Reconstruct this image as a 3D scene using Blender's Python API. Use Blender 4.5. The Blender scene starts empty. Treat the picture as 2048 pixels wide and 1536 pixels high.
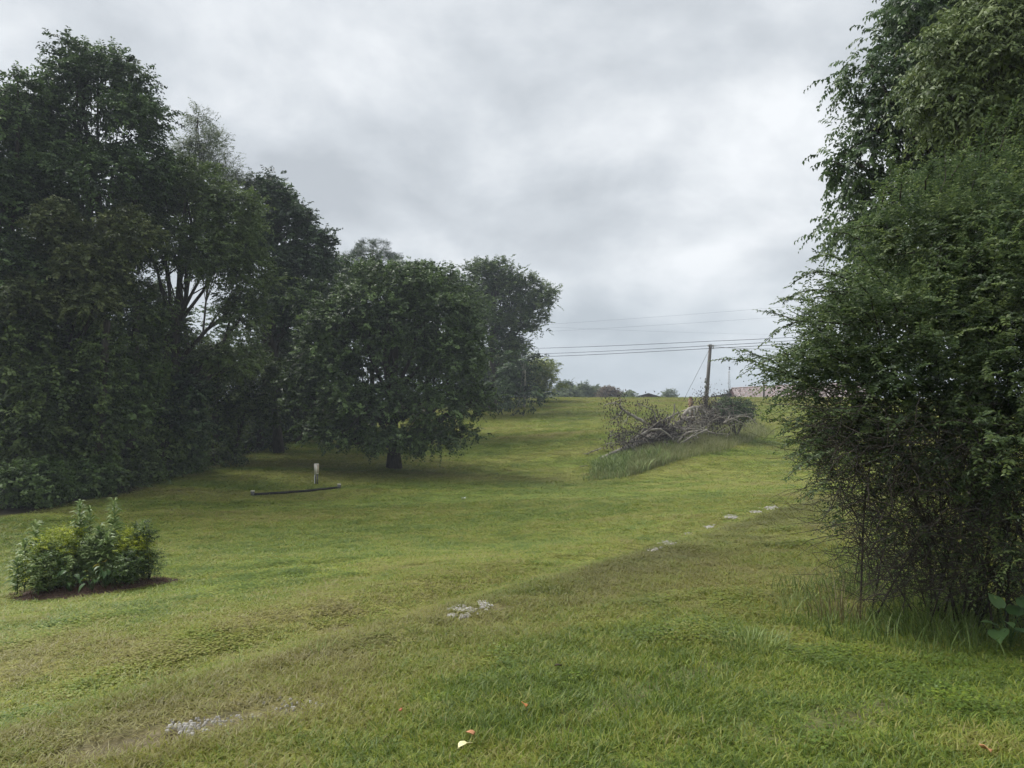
import bpy, math
import numpy as np
from mathutils import Vector

# ------------------------------------------------------------------ camera
HAZE = 0.0009
F, CX, CY = 1500.0, 1024.0, 768.0
EYE = 1.7
PITCH = math.atan(92.0 / F)
sc = bpy.context.scene
col = sc.collection
cd = bpy.data.cameras.new('camera')
cam = bpy.data.objects.new('camera', cd)
col.objects.link(cam)
cd.sensor_width = 36.0
cd.lens = 36.0 * F / 2048.0
cd.clip_start, cd.clip_end = 0.05, 6000.0
cam.location = (0, 0, EYE)
cam.rotation_euler = (math.pi / 2 + PITCH, 0, 0)
sc.camera = cam

# ------------------------------------------------------------------ sky, sun, exposure
SUN_EL, SUN_AZ = math.radians(52), math.radians(-58)     # azimuth clockwise from +Y
world = bpy.data.worlds.new('World')
sc.world = world
world.use_nodes = True
wt = world.node_tree
wt.nodes.clear()


def N(tree, kind, **kw):
    n = tree.nodes.new(kind)
    for k, v in kw.items():
        setattr(n, k, v)
    return n


SKY_A, SKY_B = (10.60, 5.70, 0), (11.00, 2.2, 1.0)


def build_sky():
    L = wt.links.new
    tc = N(wt, 'ShaderNodeTexCoord')
    sep = N(wt, 'ShaderNodeSeparateXYZ')
    L(tc.outputs['Generated'], sep.inputs[0])
    mx = N(wt, 'ShaderNodeMath', operation='MAXIMUM')
    L(sep.outputs['Z'], mx.inputs[0]); mx.inputs[1].default_value = 0.0
    ad = N(wt, 'ShaderNodeMath', operation='ADD')
    L(mx.outputs[0], ad.inputs[0]); ad.inputs[1].default_value = 0.48
    dx = N(wt, 'ShaderNodeMath', operation='DIVIDE'); dy = N(wt, 'ShaderNodeMath', operation='DIVIDE')
    L(sep.outputs['X'], dx.inputs[0]); L(ad.outputs[0], dx.inputs[1])
    L(sep.outputs['Y'], dy.inputs[0]); L(ad.outputs[0], dy.inputs[1])
    cmb = N(wt, 'ShaderNodeCombineXYZ')
    L(dx.outputs[0], cmb.inputs[0]); L(dy.outputs[0], cmb.inputs[1])
    cmb.inputs[2].default_value = 3.7

    def noise(scale, detail, rough, dist, off):
        m = N(wt, 'ShaderNodeMapping'); m.inputs['Location'].default_value = off
        L(cmb.outputs[0], m.inputs[0])
        n = N(wt, 'ShaderNodeTexNoise')
        n.inputs['Scale'].default_value = scale; n.inputs['Detail'].default_value = detail
        n.inputs['Roughness'].default_value = rough; n.inputs['Distortion'].default_value = dist
        L(m.outputs[0], n.inputs['Vector'])
        return n.outputs['Fac']
    a = noise(1.45, 3, 0.45, 0.0, SKY_A)
    b = noise(3.8, 9, 0.55, 0.15, SKY_B)
    mixn = N(wt, 'ShaderNodeMix', data_type='FLOAT'); mixn.inputs[0].default_value = 0.46
    L(a, mixn.inputs[2]); L(b, mixn.inputs[3])
    ramp = N(wt, 'ShaderNodeValToRGB')
    L(mixn.outputs[0], ramp.inputs[0])
    e = ramp.color_ramp.elements
    e[0].position = 0.405; e[0].color = (0.215, 0.230, 0.244, 1)
    e[1].position = 0.585; e[1].color = (0.392, 0.402, 0.412, 1)
    m2 = e.new(0.48); m2.color = (0.275, 0.291, 0.306, 1)
    # thicker, bluer air towards the horizon, as in the photograph
    hr = N(wt, 'ShaderNodeMapRange'); L(sep.outputs['Z'], hr.inputs[0])
    hr.inputs[1].default_value = 0.0; hr.inputs[2].default_value = 0.22
    hr.inputs[3].default_value = 0.62; hr.inputs[4].default_value = 0.0
    hm = N(wt, 'ShaderNodeMix', data_type='RGBA')
    L(hr.outputs[0], hm.inputs[0]); L(ramp.outputs[0], hm.inputs[6])
    hm.inputs[7].default_value = (0.185, 0.225, 0.255, 1)
    sky = N(wt, 'ShaderNodeTexSky', sky_type='NISHITA')
    sky.sun_disc = False
    sky.sun_elevation = SUN_EL
    sky.sun_rotation = SUN_AZ
    bg1 = N(wt, 'ShaderNodeBackground'); L(sky.outputs[0], bg1.inputs[0]); bg1.inputs[1].default_value = 0.05
    bg2 = N(wt, 'ShaderNodeBackground'); L(hm.outputs[2], bg2.inputs[0]); bg2.inputs[1].default_value = 0.87
    ms = N(wt, 'ShaderNodeMixShader'); ms.inputs[0].default_value = 0.95
    L(bg1.outputs[0], ms.inputs[1]); L(bg2.outputs[0], ms.inputs[2])
    out = N(wt, 'ShaderNodeOutputWorld'); L(ms.outputs[0], out.inputs[0])


build_sky()
sd = bpy.data.lights.new('sun', 'SUN')
sd.energy = 1.5
sd.angle = math.radians(35)
sd.color = (1.0, 0.97, 0.92)
sun = bpy.data.objects.new('sun', sd)
col.objects.link(sun)
sdir = Vector((math.sin(SUN_AZ) * math.cos(SUN_EL), math.cos(SUN_AZ) * math.cos(SUN_EL), math.sin(SUN_EL)))
sun.rotation_euler = (-sdir).to_track_quat('-Z', 'Y').to_euler()
sun.location = (0, 0, 60)
vs = sc.view_settings
vs.view_transform = 'Standard'; vs.look = 'None'; vs.exposure = 1.55; vs.gamma = 1.0
vs.use_curve_mapping = False
sc.render.engine = 'CYCLES'
sc.cycles.max_bounces = 4
sc.cycles.diffuse_bounces = 2
sc.cycles.adaptive_threshold = 0.025
sc.cycles.transmission_bounces = 4
sc.cycles.use_denoising = True

# ------------------------------------------------------------------ helpers
cp, sp = math.cos(PITCH), math.sin(PITCH)


def ray(px, py):
    x = (px - CX) / F; u = -(py - CY) / F
    return np.array([x, cp - u * sp, sp + u * cp])


def at(px, py, Y):
    """world point on the sight line of a photograph position at distance Y"""
    d = ray(px, py)
    return np.array([0, 0, EYE]) + d * (Y / d[1])


def hash2(ix, iy, seed):
    h = (ix.astype(np.int64) * 374761393 + iy.astype(np.int64) * 668265263 + seed * 1442695041) & 0xFFFFFFFF
    h = ((h ^ (h >> 13)) * 1274126177) & 0xFFFFFFFF
    return ((h ^ (h >> 16)) & 0xFFFF) / 65535.0


def vnoise(x, y, seed=0):
    x = np.asarray(x, float); y = np.asarray(y, float)
    ix = np.floor(x); iy = np.floor(y)
    fx = x - ix; fy = y - iy
    fx = fx * fx * (3 - 2 * fx); fy = fy * fy * (3 - 2 * fy)
    a = hash2(ix, iy, seed); b = hash2(ix + 1, iy, seed)
    c = hash2(ix, iy + 1, seed); d = hash2(ix + 1, iy + 1, seed)
    return (a * (1 - fx) + b * fx) * (1 - fy) + (c * (1 - fx) + d * fx) * fy


def fbm(x, y, seed=0, oct=4):
    s = 0; a = 0.5; t = 0
    for i in range(oct):
        s = s + a * vnoise(x * 2 ** i, y * 2 ** i, seed + i * 17); t += a; a *= 0.5
    return s / t


def unit(v):
    return v / np.maximum(np.linalg.norm(v, axis=-1, keepdims=True), 1e-9)


class MB:
    def __init__(s):
        s.V = []; s.Q = []; s.T = []; s.tq = []; s.tt = []; s.n = 0

    def add(s, V, quads=None, tris=None, tint=0.5):
        V = np.asarray(V, float).reshape(-1, 3)
        if quads is not None and len(quads):
            q = np.asarray(quads, np.int64).reshape(-1, 4)
            s.Q.append(q + s.n); s.tq.append(np.broadcast_to(np.asarray(tint, float), (len(q),)).copy())
        if tris is not None and len(tris):
            t = np.asarray(tris, np.int64).reshape(-1, 3)
            s.T.append(t + s.n); s.tt.append(np.broadcast_to(np.asarray(tint, float), (len(t),)).copy())
        s.V.append(V); s.n += len(V)

    def box(s, c, size, rz=0.0, tint=0.5, rx=0.0):
        h = np.array(size) / 2
        v = np.array([[x, y, z] for z in (-1, 1) for y in (-1, 1) for x in (-1, 1)]) * h
        cz, sz = math.cos(rz), math.sin(rz); cx_, sx_ = math.cos(rx), math.sin(rx)
        v = v @ np.array([[1, 0, 0], [0, cx_, -sx_], [0, sx_, cx_]]).T
        v = v @ np.array([[cz, -sz, 0], [sz, cz, 0], [0, 0, 1]]).T + np.array(c)
        s.add(v, [[0, 2, 3, 1], [4, 5, 7, 6], [0, 1, 5, 4], [2, 6, 7, 3], [0, 4, 6, 2], [1, 3, 7, 5]], tint=tint)

    def tube(s, P, R, sides=6, cap=True, tint=0.5):
        P = np.asarray(P, float); n = len(P)
        R = np.broadcast_to(np.asarray(R, float), (n,))
        T = unit(np.gradient(P, axis=0))
        ref = np.array([0.0, 0, 1]) if abs(T[0][2]) < 0.9 else np.array([1.0, 0, 0])
        u = np.cross(ref, T[0]); u /= np.linalg.norm(u)
        V = []
        ang = np.arange(sides) * 2 * math.pi / sides
        for i in range(n):
            u = u - T[i] * np.dot(u, T[i]); u /= max(np.linalg.norm(u), 1e-9)
            w = np.cross(T[i], u)
            V.append(P[i] + R[i] * (np.cos(ang)[:, None] * u + np.sin(ang)[:, None] * w))
        V = np.concatenate(V)
        q = [[i * sides + j, i * sides + (j + 1) % sides, (i + 1) * sides + (j + 1) % sides, (i + 1) * sides + j]
             for i in range(n - 1) for j in range(sides)]
        tr = None
        if cap:
            V = np.vstack([V, P[0], P[-1]]); a = n * sides; b = a + 1
            tr = [[a, (j + 1) % sides, j] for j in range(sides)] + \
                 [[b, (n - 1) * sides + j, (n - 1) * sides + (j + 1) % sides] for j in range(sides)]
        s.add(V, q, tr, tint)

    def mesh(s, name, mat, smooth=False):
        V = np.concatenate(s.V)
        Q = np.concatenate(s.Q) if s.Q else np.zeros((0, 4), np.int64)
        T = np.concatenate(s.T) if s.T else np.zeros((0, 3), np.int64)
        tint = np.concatenate(s.tq + s.tt)
        me = bpy.data.meshes.new(name)
        me.vertices.add(len(V)); me.vertices.foreach_set('co', V.astype(np.float32).ravel())
        nl = len(Q) * 4 + len(T) * 3
        me.loops.add(nl)
        me.loops.foreach_set('vertex_index', np.concatenate([Q.ravel(), T.ravel()]).astype(np.int32))
        me.polygons.add(len(Q) + len(T))
        st = np.concatenate([np.arange(len(Q)) * 4, len(Q) * 4 + np.arange(len(T)) * 3]).astype(np.int32)
        me.polygons.foreach_set('loop_start', st)
        if smooth:
            me.polygons.foreach_set('use_smooth', np.ones(len(st), bool))
        at_ = me.attributes.new('tint', 'FLOAT', 'FACE')
        at_.data.foreach_set('value', tint.astype(np.float32))
        me.materials.append(mat)
        me.update(calc_edges=True)
        return me

    def build(s, name, mat, parent=None, smooth=False, origin=None):
        if origin is not None:
            o3 = np.asarray(origin, float)
            s.V = [v - o3 for v in s.V]
        o = bpy.data.objects.new(name, s.mesh(name, mat, smooth))
        col.objects.link(o)
        if origin is not None:
            o.location = origin
        if parent is not None:
            o.parent = parent
        return o


def tag(o, label=None, cat=None, group=None, kind=None):
    if label: o['label'] = label
    if cat: o['category'] = cat
    if group: o['group'] = group
    if kind: o['kind'] = kind
    return o


def empty(name, loc, label, cat, group=None):
    o = bpy.data.objects.new(name, None)
    col.objects.link(o)
    o.location = loc
    o.empty_display_size = 0.3
    return tag(o, label, cat, group)


# ------------------------------------------------------------------ materials
def mat_new(name):
    m = bpy.data.materials.new(name); m.use_nodes = True
    nt = m.node_tree; nt.nodes.clear()
    out = nt.nodes.new('ShaderNodeOutputMaterial')
    return m, nt, out


def mixc(nt, fac, a, b):
    n = N(nt, 'ShaderNodeMix', data_type='RGBA')
    for sock, v in ((0, fac), (6, a), (7, b)):
        if hasattr(v, 'is_output'): nt.links.new(v, n.inputs[sock])
        elif isinstance(v, (int, float)): n.inputs[sock].default_value = v
        else: n.inputs[sock].default_value = (*v, 1)
    return n.outputs[2]


def noise_fac(nt, scale, detail=4, lo=0.35, hi=0.65, coord='Object', stretch=None, world_pos=False):
    if world_pos:
        g = N(nt, 'ShaderNodeNewGeometry'); src = g.outputs['Position']
    else:
        t = N(nt, 'ShaderNodeTexCoord'); src = t.outputs[coord]
    if stretch:
        mp = N(nt, 'ShaderNodeMapping'); mp.inputs['Scale'].default_value = stretch
        nt.links.new(src, mp.inputs[0]); src = mp.outputs[0]
    n = N(nt, 'ShaderNodeTexNoise'); n.inputs['Scale'].default_value = scale; n.inputs['Detail'].default_value = detail
    nt.links.new(src, n.inputs['Vector'])
    r = N(nt, 'ShaderNodeMapRange'); nt.links.new(n.outputs['Fac'], r.inputs[0])
    r.inputs[1].default_value = lo; r.inputs[2].default_value = hi
    return r.outputs[0]


def leaf_mat(name, dark, mid, light, rough=0.5, trans=0.28, spec=0.35):
    m, nt, out = mat_new(name)
    at_ = N(nt, 'ShaderNodeAttribute', attribute_name='tint')
    ramp = N(nt, 'ShaderNodeValToRGB'); nt.links.new(at_.outputs['Fac'], ramp.inputs[0])
    e = ramp.color_ramp.elements
    e[0].position = 0.1; e[0].color = (*dark, 1); e[1].position = 0.9; e[1].color = (*light, 1)
    k = e.new(0.5); k.color = (*mid, 1)
    p = N(nt, 'ShaderNodeBsdfPrincipled')
    nt.links.new(ramp.outputs[0], p.inputs['Base Color'])
    p.inputs['Roughness'].default_value = rough
    p.inputs['Specular IOR Level'].default_value = spec
    tr = N(nt, 'ShaderNodeBsdfTranslucent'); nt.links.new(ramp.outputs[0], tr.inputs[0])
    ms = N(nt, 'ShaderNodeMixShader'); ms.inputs[0].default_value = trans
    nt.links.new(p.outputs[0], ms.inputs[1]); nt.links.new(tr.outputs[0], ms.inputs[2])
    nt.links.new(ms.outputs[0], out.inputs[0])
    return m


def rough_mat(name, a, b, scale=6, rough=0.85, bump=0.4, bscale=None, stretch=None, metal=0.0, lo=0.35, hi=0.65, spec=0.3):
    m, nt, out = mat_new(name)
    c = mixc(nt, noise_fac(nt, scale, 5, lo, hi, stretch=stretch), a, b)
    p = N(nt, 'ShaderNodeBsdfPrincipled'); nt.links.new(c, p.inputs['Base Color'])
    p.inputs['Roughness'].default_value = rough; p.inputs['Metallic'].default_value = metal
    p.inputs['Specular IOR Level'].default_value = spec
    if bump:
        bp = N(nt, 'ShaderNodeBump'); bp.inputs['Strength'].default_value = bump; bp.inputs['Distance'].default_value = 0.03
        nt.links.new(noise_fac(nt, bscale or scale * 3, 6, 0.2, 0.8, stretch=stretch), bp.inputs['Height'])
        nt.links.new(bp.outputs[0], p.inputs['Normal'])
    nt.links.new(p.outputs[0], out.inputs[0])
    return m


M = {}
M['walnut'] = leaf_mat('walnut_leaf', (0.027, 0.044, 0.017), (0.074, 0.121, 0.043), (0.164, 0.250, 0.084))
M['elm'] = leaf_mat('elm_leaf', (0.044, 0.068, 0.022), (0.121, 0.178, 0.055), (0.186, 0.250, 0.084))
M['olive'] = leaf_mat('olive_leaf', (0.044, 0.059, 0.020), (0.116, 0.151, 0.051), (0.219, 0.250, 0.095))
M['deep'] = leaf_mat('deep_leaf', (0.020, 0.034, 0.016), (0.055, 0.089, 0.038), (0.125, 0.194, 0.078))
M['maple'] = leaf_mat('maple_leaf', (0.029, 0.049, 0.018), (0.082, 0.128, 0.043), (0.168, 0.250, 0.081))
M['silver'] = leaf_mat('silver_leaf', (0.045, 0.075, 0.025), (0.095, 0.145, 0.045), (0.190, 0.250, 0.085), spec=.2)
M['locust'] = leaf_mat('locust_leaf', (0.055, 0.076, 0.034), (0.119, 0.155, 0.068), (0.200, 0.250, 0.120))
M['needle'] = leaf_mat('pine_needle', (0.022, 0.041, 0.020), (0.051, 0.091, 0.037), (0.116, 0.178, 0.070), trans=.1)
M['yellowgreen'] = leaf_mat('yellow_green_leaf', (.10, .135, .03), (.19, .24, .05), (.34, .38, .09))
M['far'] = leaf_mat('far_leaf', (0.068, 0.101, 0.047), (0.115, 0.155, 0.068), (0.176, 0.223, 0.095))
M['russet'] = leaf_mat('russet_leaf', (.08, .06, .04), (.14, .105, .07), (.19, .15, .10))
M['privet'] = leaf_mat('privet_leaf', (0.036, 0.062, 0.027), (0.090, 0.138, 0.056), (0.189, 0.250, 0.083), rough=.5, spec=.3, trans=.4)
M['dkoak'] = leaf_mat('hackberry_leaf', (0.032, 0.053, 0.027), (0.085, 0.137, 0.062), (0.169, 0.250, 0.104), rough=.42, spec=.5)
M['pale'] = leaf_mat('pale_compound_leaf', (0.061, 0.091, 0.037), (0.144, 0.194, 0.076), (0.200, 0.250, 0.094))
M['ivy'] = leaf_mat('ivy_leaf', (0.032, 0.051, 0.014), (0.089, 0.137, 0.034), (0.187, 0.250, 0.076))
M['bush'] = leaf_mat('bush_leaf', (0.037, 0.063, 0.017), (0.106, 0.171, 0.046), (0.172, 0.250, 0.077))
M['lily'] = leaf_mat('lily_leaf', (.09, .15, .045), (.18, .26, .075), (.34, .42, .17), rough=.45, spec=.3)
M['lime'] = leaf_mat('lime_leaf', (.15, .20, .02), (.30, .37, .035), (.48, .52, .06), spec=.2)
M['broad'] = leaf_mat('broad_leaf', (.05, .10, .035), (.08, .15, .05), (.13, .21, .07), rough=.4)
M['yellowleaf'] = leaf_mat('yellowed_leaf', (.35, .30, .05), (.42, .38, .08), (.5, .46, .12))
M['deadleaf'] = leaf_mat('dead_leaf', (.038, .029, .027), (.075, .058, .053), (.13, .105, .092), rough=.8, trans=.12)
M['drygrass'] = leaf_mat('dry_grass', (.12, .10, .05), (.20, .17, .085), (.30, .26, .14), rough=.7)
M['tallgrass'] = leaf_mat('tall_grass', (.09, .14, .035), (.17, .24, .065), (.34, .40, .16), spec=.2)
M['bark'] = rough_mat('bark', (.030, .025, .020), (.075, .062, .05), 5, stretch=(3, 3, .6))
M['palebark'] = rough_mat('pale_bark', (.25, .23, .19), (.42, .39, .33), 4)
M['deadwood'] = rough_mat('dead_wood', (.17, .15, .125), (.36, .33, .285), 3, stretch=(1, 1, 1))
M['darkwood'] = rough_mat('dark_dead_wood', (.05, .042, .036), (.13, .112, .095), 4)
M['twig'] = rough_mat('twig', (.022, .018, .015), (.055, .045, .036), 9, bump=0)
M['stump'] = rough_mat('stump_wood', (.16, .10, .06), (.32, .22, .13), 5, stretch=(3, 3, .5))
M['pole'] = rough_mat('pole_wood', (.085, .077, .068), (.155, .142, .126), 3, stretch=(6, 6, .4))
M['wire'] = rough_mat('wire', (.02, .02, .022), (.03, .03, .032), 3, bump=0, rough=.6)
M['steel'] = rough_mat('galvanised_steel', (.22, .23, .24), (.33, .34, .35), 8, rough=.5, metal=.6, bump=0)
M['cream'] = rough_mat('cream_paint', (.74, .69, .60), (.80, .76, .68), 3, rough=.55, bump=.05)
M['tan'] = rough_mat('tan_paint', (.52, .43, .32), (.60, .50, .38), 3, rough=.6, bump=.05)
M['blackpipe'] = rough_mat('black_pipe', (.012, .012, .013), (.035, .034, .033), 3, rough=.7, bump=.2)
M['concrete'] = rough_mat('concrete', (.30, .29, .27), (.46, .44, .40), 12, bump=.3)
M['blockgrey'] = rough_mat('block_grey', (.10, .10, .095), (.17, .165, .155), 9, bump=.3)
M['mulch'] = rough_mat('mulch', (.035, .020, .014), (.13, .075, .048), 26, bump=1.0, bscale=40)
M['maroon'] = rough_mat('maroon_siding', (.045, .018, .020), (.07, .03, .03), 3, bump=.1)
M['darkroof'] = rough_mat('dark_roof', (.035, .035, .038), (.06, .058, .06), 4, bump=.1)
M['stone'] = rough_mat('pale_stone', (.22, .205, .18), (.46, .44, .40), 14, bump=.4)
M['litterwhite'] = rough_mat('white_litter', (.75, .75, .74), (.82, .82, .8), 9, bump=.1)


def roof_mat():
    m, nt, out = mat_new('rusted_metal_roof')
    f = noise_fac(nt, 1.6, 6, .40, .68, stretch=(2.4, 2.4, .5), world_pos=True)
    c = mixc(nt, f, (.30, .265, .262), (.17, .085, .062))
    p = N(nt, 'ShaderNodeBsdfPrincipled'); nt.links.new(c, p.inputs['Base Color'])
    p.inputs['Roughness'].default_value = .55; p.inputs['Metallic'].default_value = .15
    nt.links.new(p.outputs[0], out.inputs[0])
    return m


M['roof'] = roof_mat()

# ------------------------------------------------------------------ terrain
ctl = []
for px, py, Y in [(1024, 1536, 3.66), (300, 1536, 3.95), (2000, 1536, 3.55), (370, 1455, 4.6), (925, 1220, 8.0),
                  (1320, 1090, 13), (1550, 1020, 18.5), (180, 1195, 13), (-60, 1050, 24), (500, 992, 33), (680, 977, 35),
                  (633, 968, 36.5), (790, 937, 42), (1170, 960, 40), (1550, 872, 58), (1350, 872, 52), (1412, 838, 66),
                  (985, 798, 93), (1300, 796, 95), (1600, 795, 95), (560, 882, 52), (1000, 1000, 30), (1100, 1085, 19),
                  (500, 1130, 15.5), (1900, 1290, 6.3), (1600, 905, 49), (1250, 1010, 26), (800, 1100, 18), (1450, 960, 36),
                  (300, 968, 34), (1000, 860, 62), (900, 900, 51)]:
    p = at(px, py, Y); ctl.append((p[0], p[1], p[2]))
ctl += [(0, 0, 0.02), (0, -12, 0.1), (-12, -8, -0.6), (14, -6, 0.3), (14, 8, 0.2), (20, 20, -0.1), (34, 40, .3), (45, 62, 2.6),
        (50, 95, 5.7), (-25, 12, -1.9), (-40, 30, -1.6), (-45, 60, 1.5), (-40, 95, 5.0), (-18, 95, 5.6), (-15, 0, -1.0), (-26, 44, -.5)]
ctl = np.array(ctl)


def tps_fit(C, lam=0.6):
    n = len(C); s = 20.0
    X = C[:, :2] / s
    d = np.linalg.norm(X[:, None] - X[None], axis=2)
    K = np.where(d > 0, d * d * np.log(d + 1e-12), 0) + lam * 0.01 * np.eye(n)
    P = np.column_stack([np.ones(n), X])
    A = np.block([[K, P], [P.T, np.zeros((3, 3))]])
    w = np.linalg.solve(A, np.concatenate([C[:, 2], np.zeros(3)]))
    return X, w, s


TX, TW, TS = tps_fit(ctl)


EDGE = [(-9.0, 3.6), (-3.2, 5.0), (-2.0, 6.6), (-.75, 8.4), (2.35, 12.8), (6.4, 18.6), (9.6, 22.5), (16, 28)]


def edge_dist(x, y):
    # distance beyond the bank edge, positive on the far side
    ex = np.array([p[0] for p in EDGE]); ey = np.array([p[1] for p in EDGE])
    return (y - np.interp(x, ex, ey)) * .72


def ground(x, y):
    x = np.asarray(x, float); y = np.asarray(y, float)
    sh = np.broadcast(x, y).shape
    xf = np.broadcast_to(x, sh).ravel(); yf = np.broadcast_to(y, sh).ravel()
    xc = np.clip(xf, -48, 52); yc = np.clip(yf, -14, 95)
    q = np.column_stack([xc, yc]) / TS
    z = np.empty(len(q))
    for i in range(0, len(q), 20000):
        d = np.linalg.norm(q[i:i + 20000, None] - TX[None], axis=2)
        U = np.where(d > 0, d * d * np.log(d + 1e-12), 0)
        z[i:i + 20000] = U @ TW[:-3] + TW[-3] + q[i:i + 20000] @ TW[-2:]
    over = np.maximum(yf - 95, 0)
    z = z + np.where(over < 60, over * 0.012 - over ** 2 * 0.00085, 60 * 0.012 - 3600 * 0.00085 - (over - 60) * 0.01)
    z = z + (fbm(xf * .35, yf * .35, 5, 3) - .5) * 0.10 + (vnoise(xf * 2.1, yf * 2.1, 9) - .5) * 0.025
    ed = edge_dist(xf, yf)
    z = z - .20 * np.exp(-((ed - 1.1) / 1.1) ** 2) + .05 * np.exp(-((ed + .4) / .6) ** 2)
    return z.reshape(sh)


def gz(x, y):
    return float(ground(np.array([x]), np.array([y]))[0])


def gp(px, py):
    """where a photograph position meets the ground"""
    d = ray(px, py)
    t = np.concatenate([np.arange(2.0, 20, .05), np.arange(20, 100, .2)])
    x = d[0] * t; y = d[1] * t; z = EYE + d[2] * t
    below = np.nonzero(z <= ground(x, y))[0]
    i = below[0] if len(below) else len(t) - 1
    return np.array([x[i], y[i], gz(x[i], y[i])])


def polyline_dist(x, y, pts):
    best = np.full(np.shape(x), 1e9)
    for (ax, ay), (bx, by) in zip(pts[:-1], pts[1:]):
        vx, vy = bx - ax, by - ay
        t = np.clip(((x - ax) * vx + (y - ay) * vy) / (vx * vx + vy * vy + 1e-9), 0, 1)
        best = np.minimum(best, np.hypot(x - ax - t * vx, y - ay - t * vy))
    return best


PX = lambda L: [tuple(gp(*p)[:2]) for p in L]
# wheel ruts of the grassed-over track, (line, half width, bare, dry)
RUTS = [(PX([(180, 1500), (360, 1455), (640, 1395)]), .22, .75, .6),
        (PX([(880, 1228), (985, 1212)]), .28, .6, .3),
        (PX([(1290, 1105), (1330, 1088), (1420, 1060), (1550, 1020)]), .45, .35, .5),
        (PX([(640, 1310), (900, 1270), (1200, 1180), (1500, 1090)]), .55, .12, .75),
        (PX([(1100, 1450), (1250, 1400), (1430, 1330)]), .22, .6, .5),
        (PX([(1530, 1470), (1680, 1430), (1800, 1400)]), .16, .6, .2),
        (PX([(0, 1470), (350, 1390), (640, 1310)]), .35, .1, .6)]
BLOBS = [(*gp(60, 1320)[:2], 1.6, .7), (*gp(520, 1260)[:2], 1.8, .3), (*gp(1560, 1150)[:2], 1.3, .6), (*gp(900, 1023)[:2], .8, .7),
         (*gp(250, 1480)[:2], .9, .5), (*gp(1960, 1490)[:2], .45, .6), (*gp(1650, 1000)[:2], 2.0, .4), (*gp(700, 1240)[:2], 1.5, .5)]
LUSH = [(*gp(1050, 1420)[:2], 1.2, .6), (*gp(1750, 1450)[:2], 1.6, .9), (*gp(1150, 990)[:2], 5.0, .4), (*gp(600, 1080)[:2], 4.0, .55),
        (*gp(880, 1000)[:2], 4.0, .45), (*gp(1250, 1300)[:2], 1.0, .4)]
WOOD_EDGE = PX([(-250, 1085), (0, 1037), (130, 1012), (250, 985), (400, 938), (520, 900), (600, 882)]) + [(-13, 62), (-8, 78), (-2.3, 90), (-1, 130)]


def field_maps(x, y):
    dry = (fbm(x * .22, y * .16, 31, 5) - .46) * 1.15 + (fbm(x * 1.1, y * .9, 37, 3) - .5) * .7
    r = np.hypot(x, y)
    str_ = (fbm(x * .05 + y * .05, y * .85 - x * .12, 77, 3) - .5)
    dry = dry + str_ * np.clip((r - 14) / 25, 0, 1) * 2.4
    dry = dry + np.clip((y - 55) / 35, 0, 1) * .35
    bare = np.zeros_like(dry)
    wob = fbm(x * 1.3, y * 1.3, 3, 3)
    for pts, w, b, d in RUTS:
        di = polyline_dist(x, y, pts)
        k = np.exp(-(di / (w * (0.6 + .9 * wob))) ** 2)
        bare = np.maximum(bare, k * b * np.clip(2.4 * wob - .4, 0, 1)); dry = dry + np.exp(-(di / (w * 1.8)) ** 2) * d * .5
    for bx, by, rr, a in BLOBS:
        dry = dry + a * 1.2 * np.exp(-(((x - bx) ** 2 + (y - by) ** 2) / rr ** 2) / 1.0)
    ed = edge_dist(x, y) + (fbm(x * 1.4, y * 1.4, 41, 3) - .5) * 1.1
    near = 1 / (1 + np.exp(np.clip(ed / np.interp(x, [-4, 0, 6], [.5, .32, .25]), -30, 30)))
    dry = dry + near * (.20 + .8 * (fbm(x * .8, y * .5, 66, 4) - .5)) * np.exp(-np.maximum(-ed, 0) / 3.2)
    dry = dry - .55 * np.exp(-((ed - .2) / .3) ** 2) * (fbm(x * .7, y * .7, 12, 2) > .5) - .10 * (1 - near)
    for bx, by, rr, a in LUSH:
        dry = dry - a * 1.2 * np.exp(-((x - bx) ** 2 + (y - by) ** 2) / rr ** 2)
    rough = np.interp(x, [-6, -1, 2], [.2, .55, .95]) * near * np.exp(-np.maximum(-ed - .3, 0) / 2.4) * np.clip(.35 + 1.3 * fbm(x * .6, y * .6, 19, 3), 0, 1)
    return np.clip(.38 + dry * .40, .12, 1), bare, rough


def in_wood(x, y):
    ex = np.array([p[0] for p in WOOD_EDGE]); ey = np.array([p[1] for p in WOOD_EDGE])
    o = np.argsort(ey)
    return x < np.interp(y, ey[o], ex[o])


def grass_colour(nt, dry_out, lushvar):
    ramp = N(nt, 'ShaderNodeValToRGB'); nt.links.new(dry_out, ramp.inputs[0])
    e = ramp.color_ramp.elements
    e[0].position = 0.0; e[0].color = (.115, .185, .034, 1)
    e[1].position = 1.0; e[1].color = (.275, .240, .105, 1)
    for ps, cc in ((.16, (.190, .272, .034, 1)), (.38, (.285, .322, .052, 1)), (.62, (.320, .305, .086, 1))):
        k = e.new(ps); k.color = cc
    return ramp.outputs[0]


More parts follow.
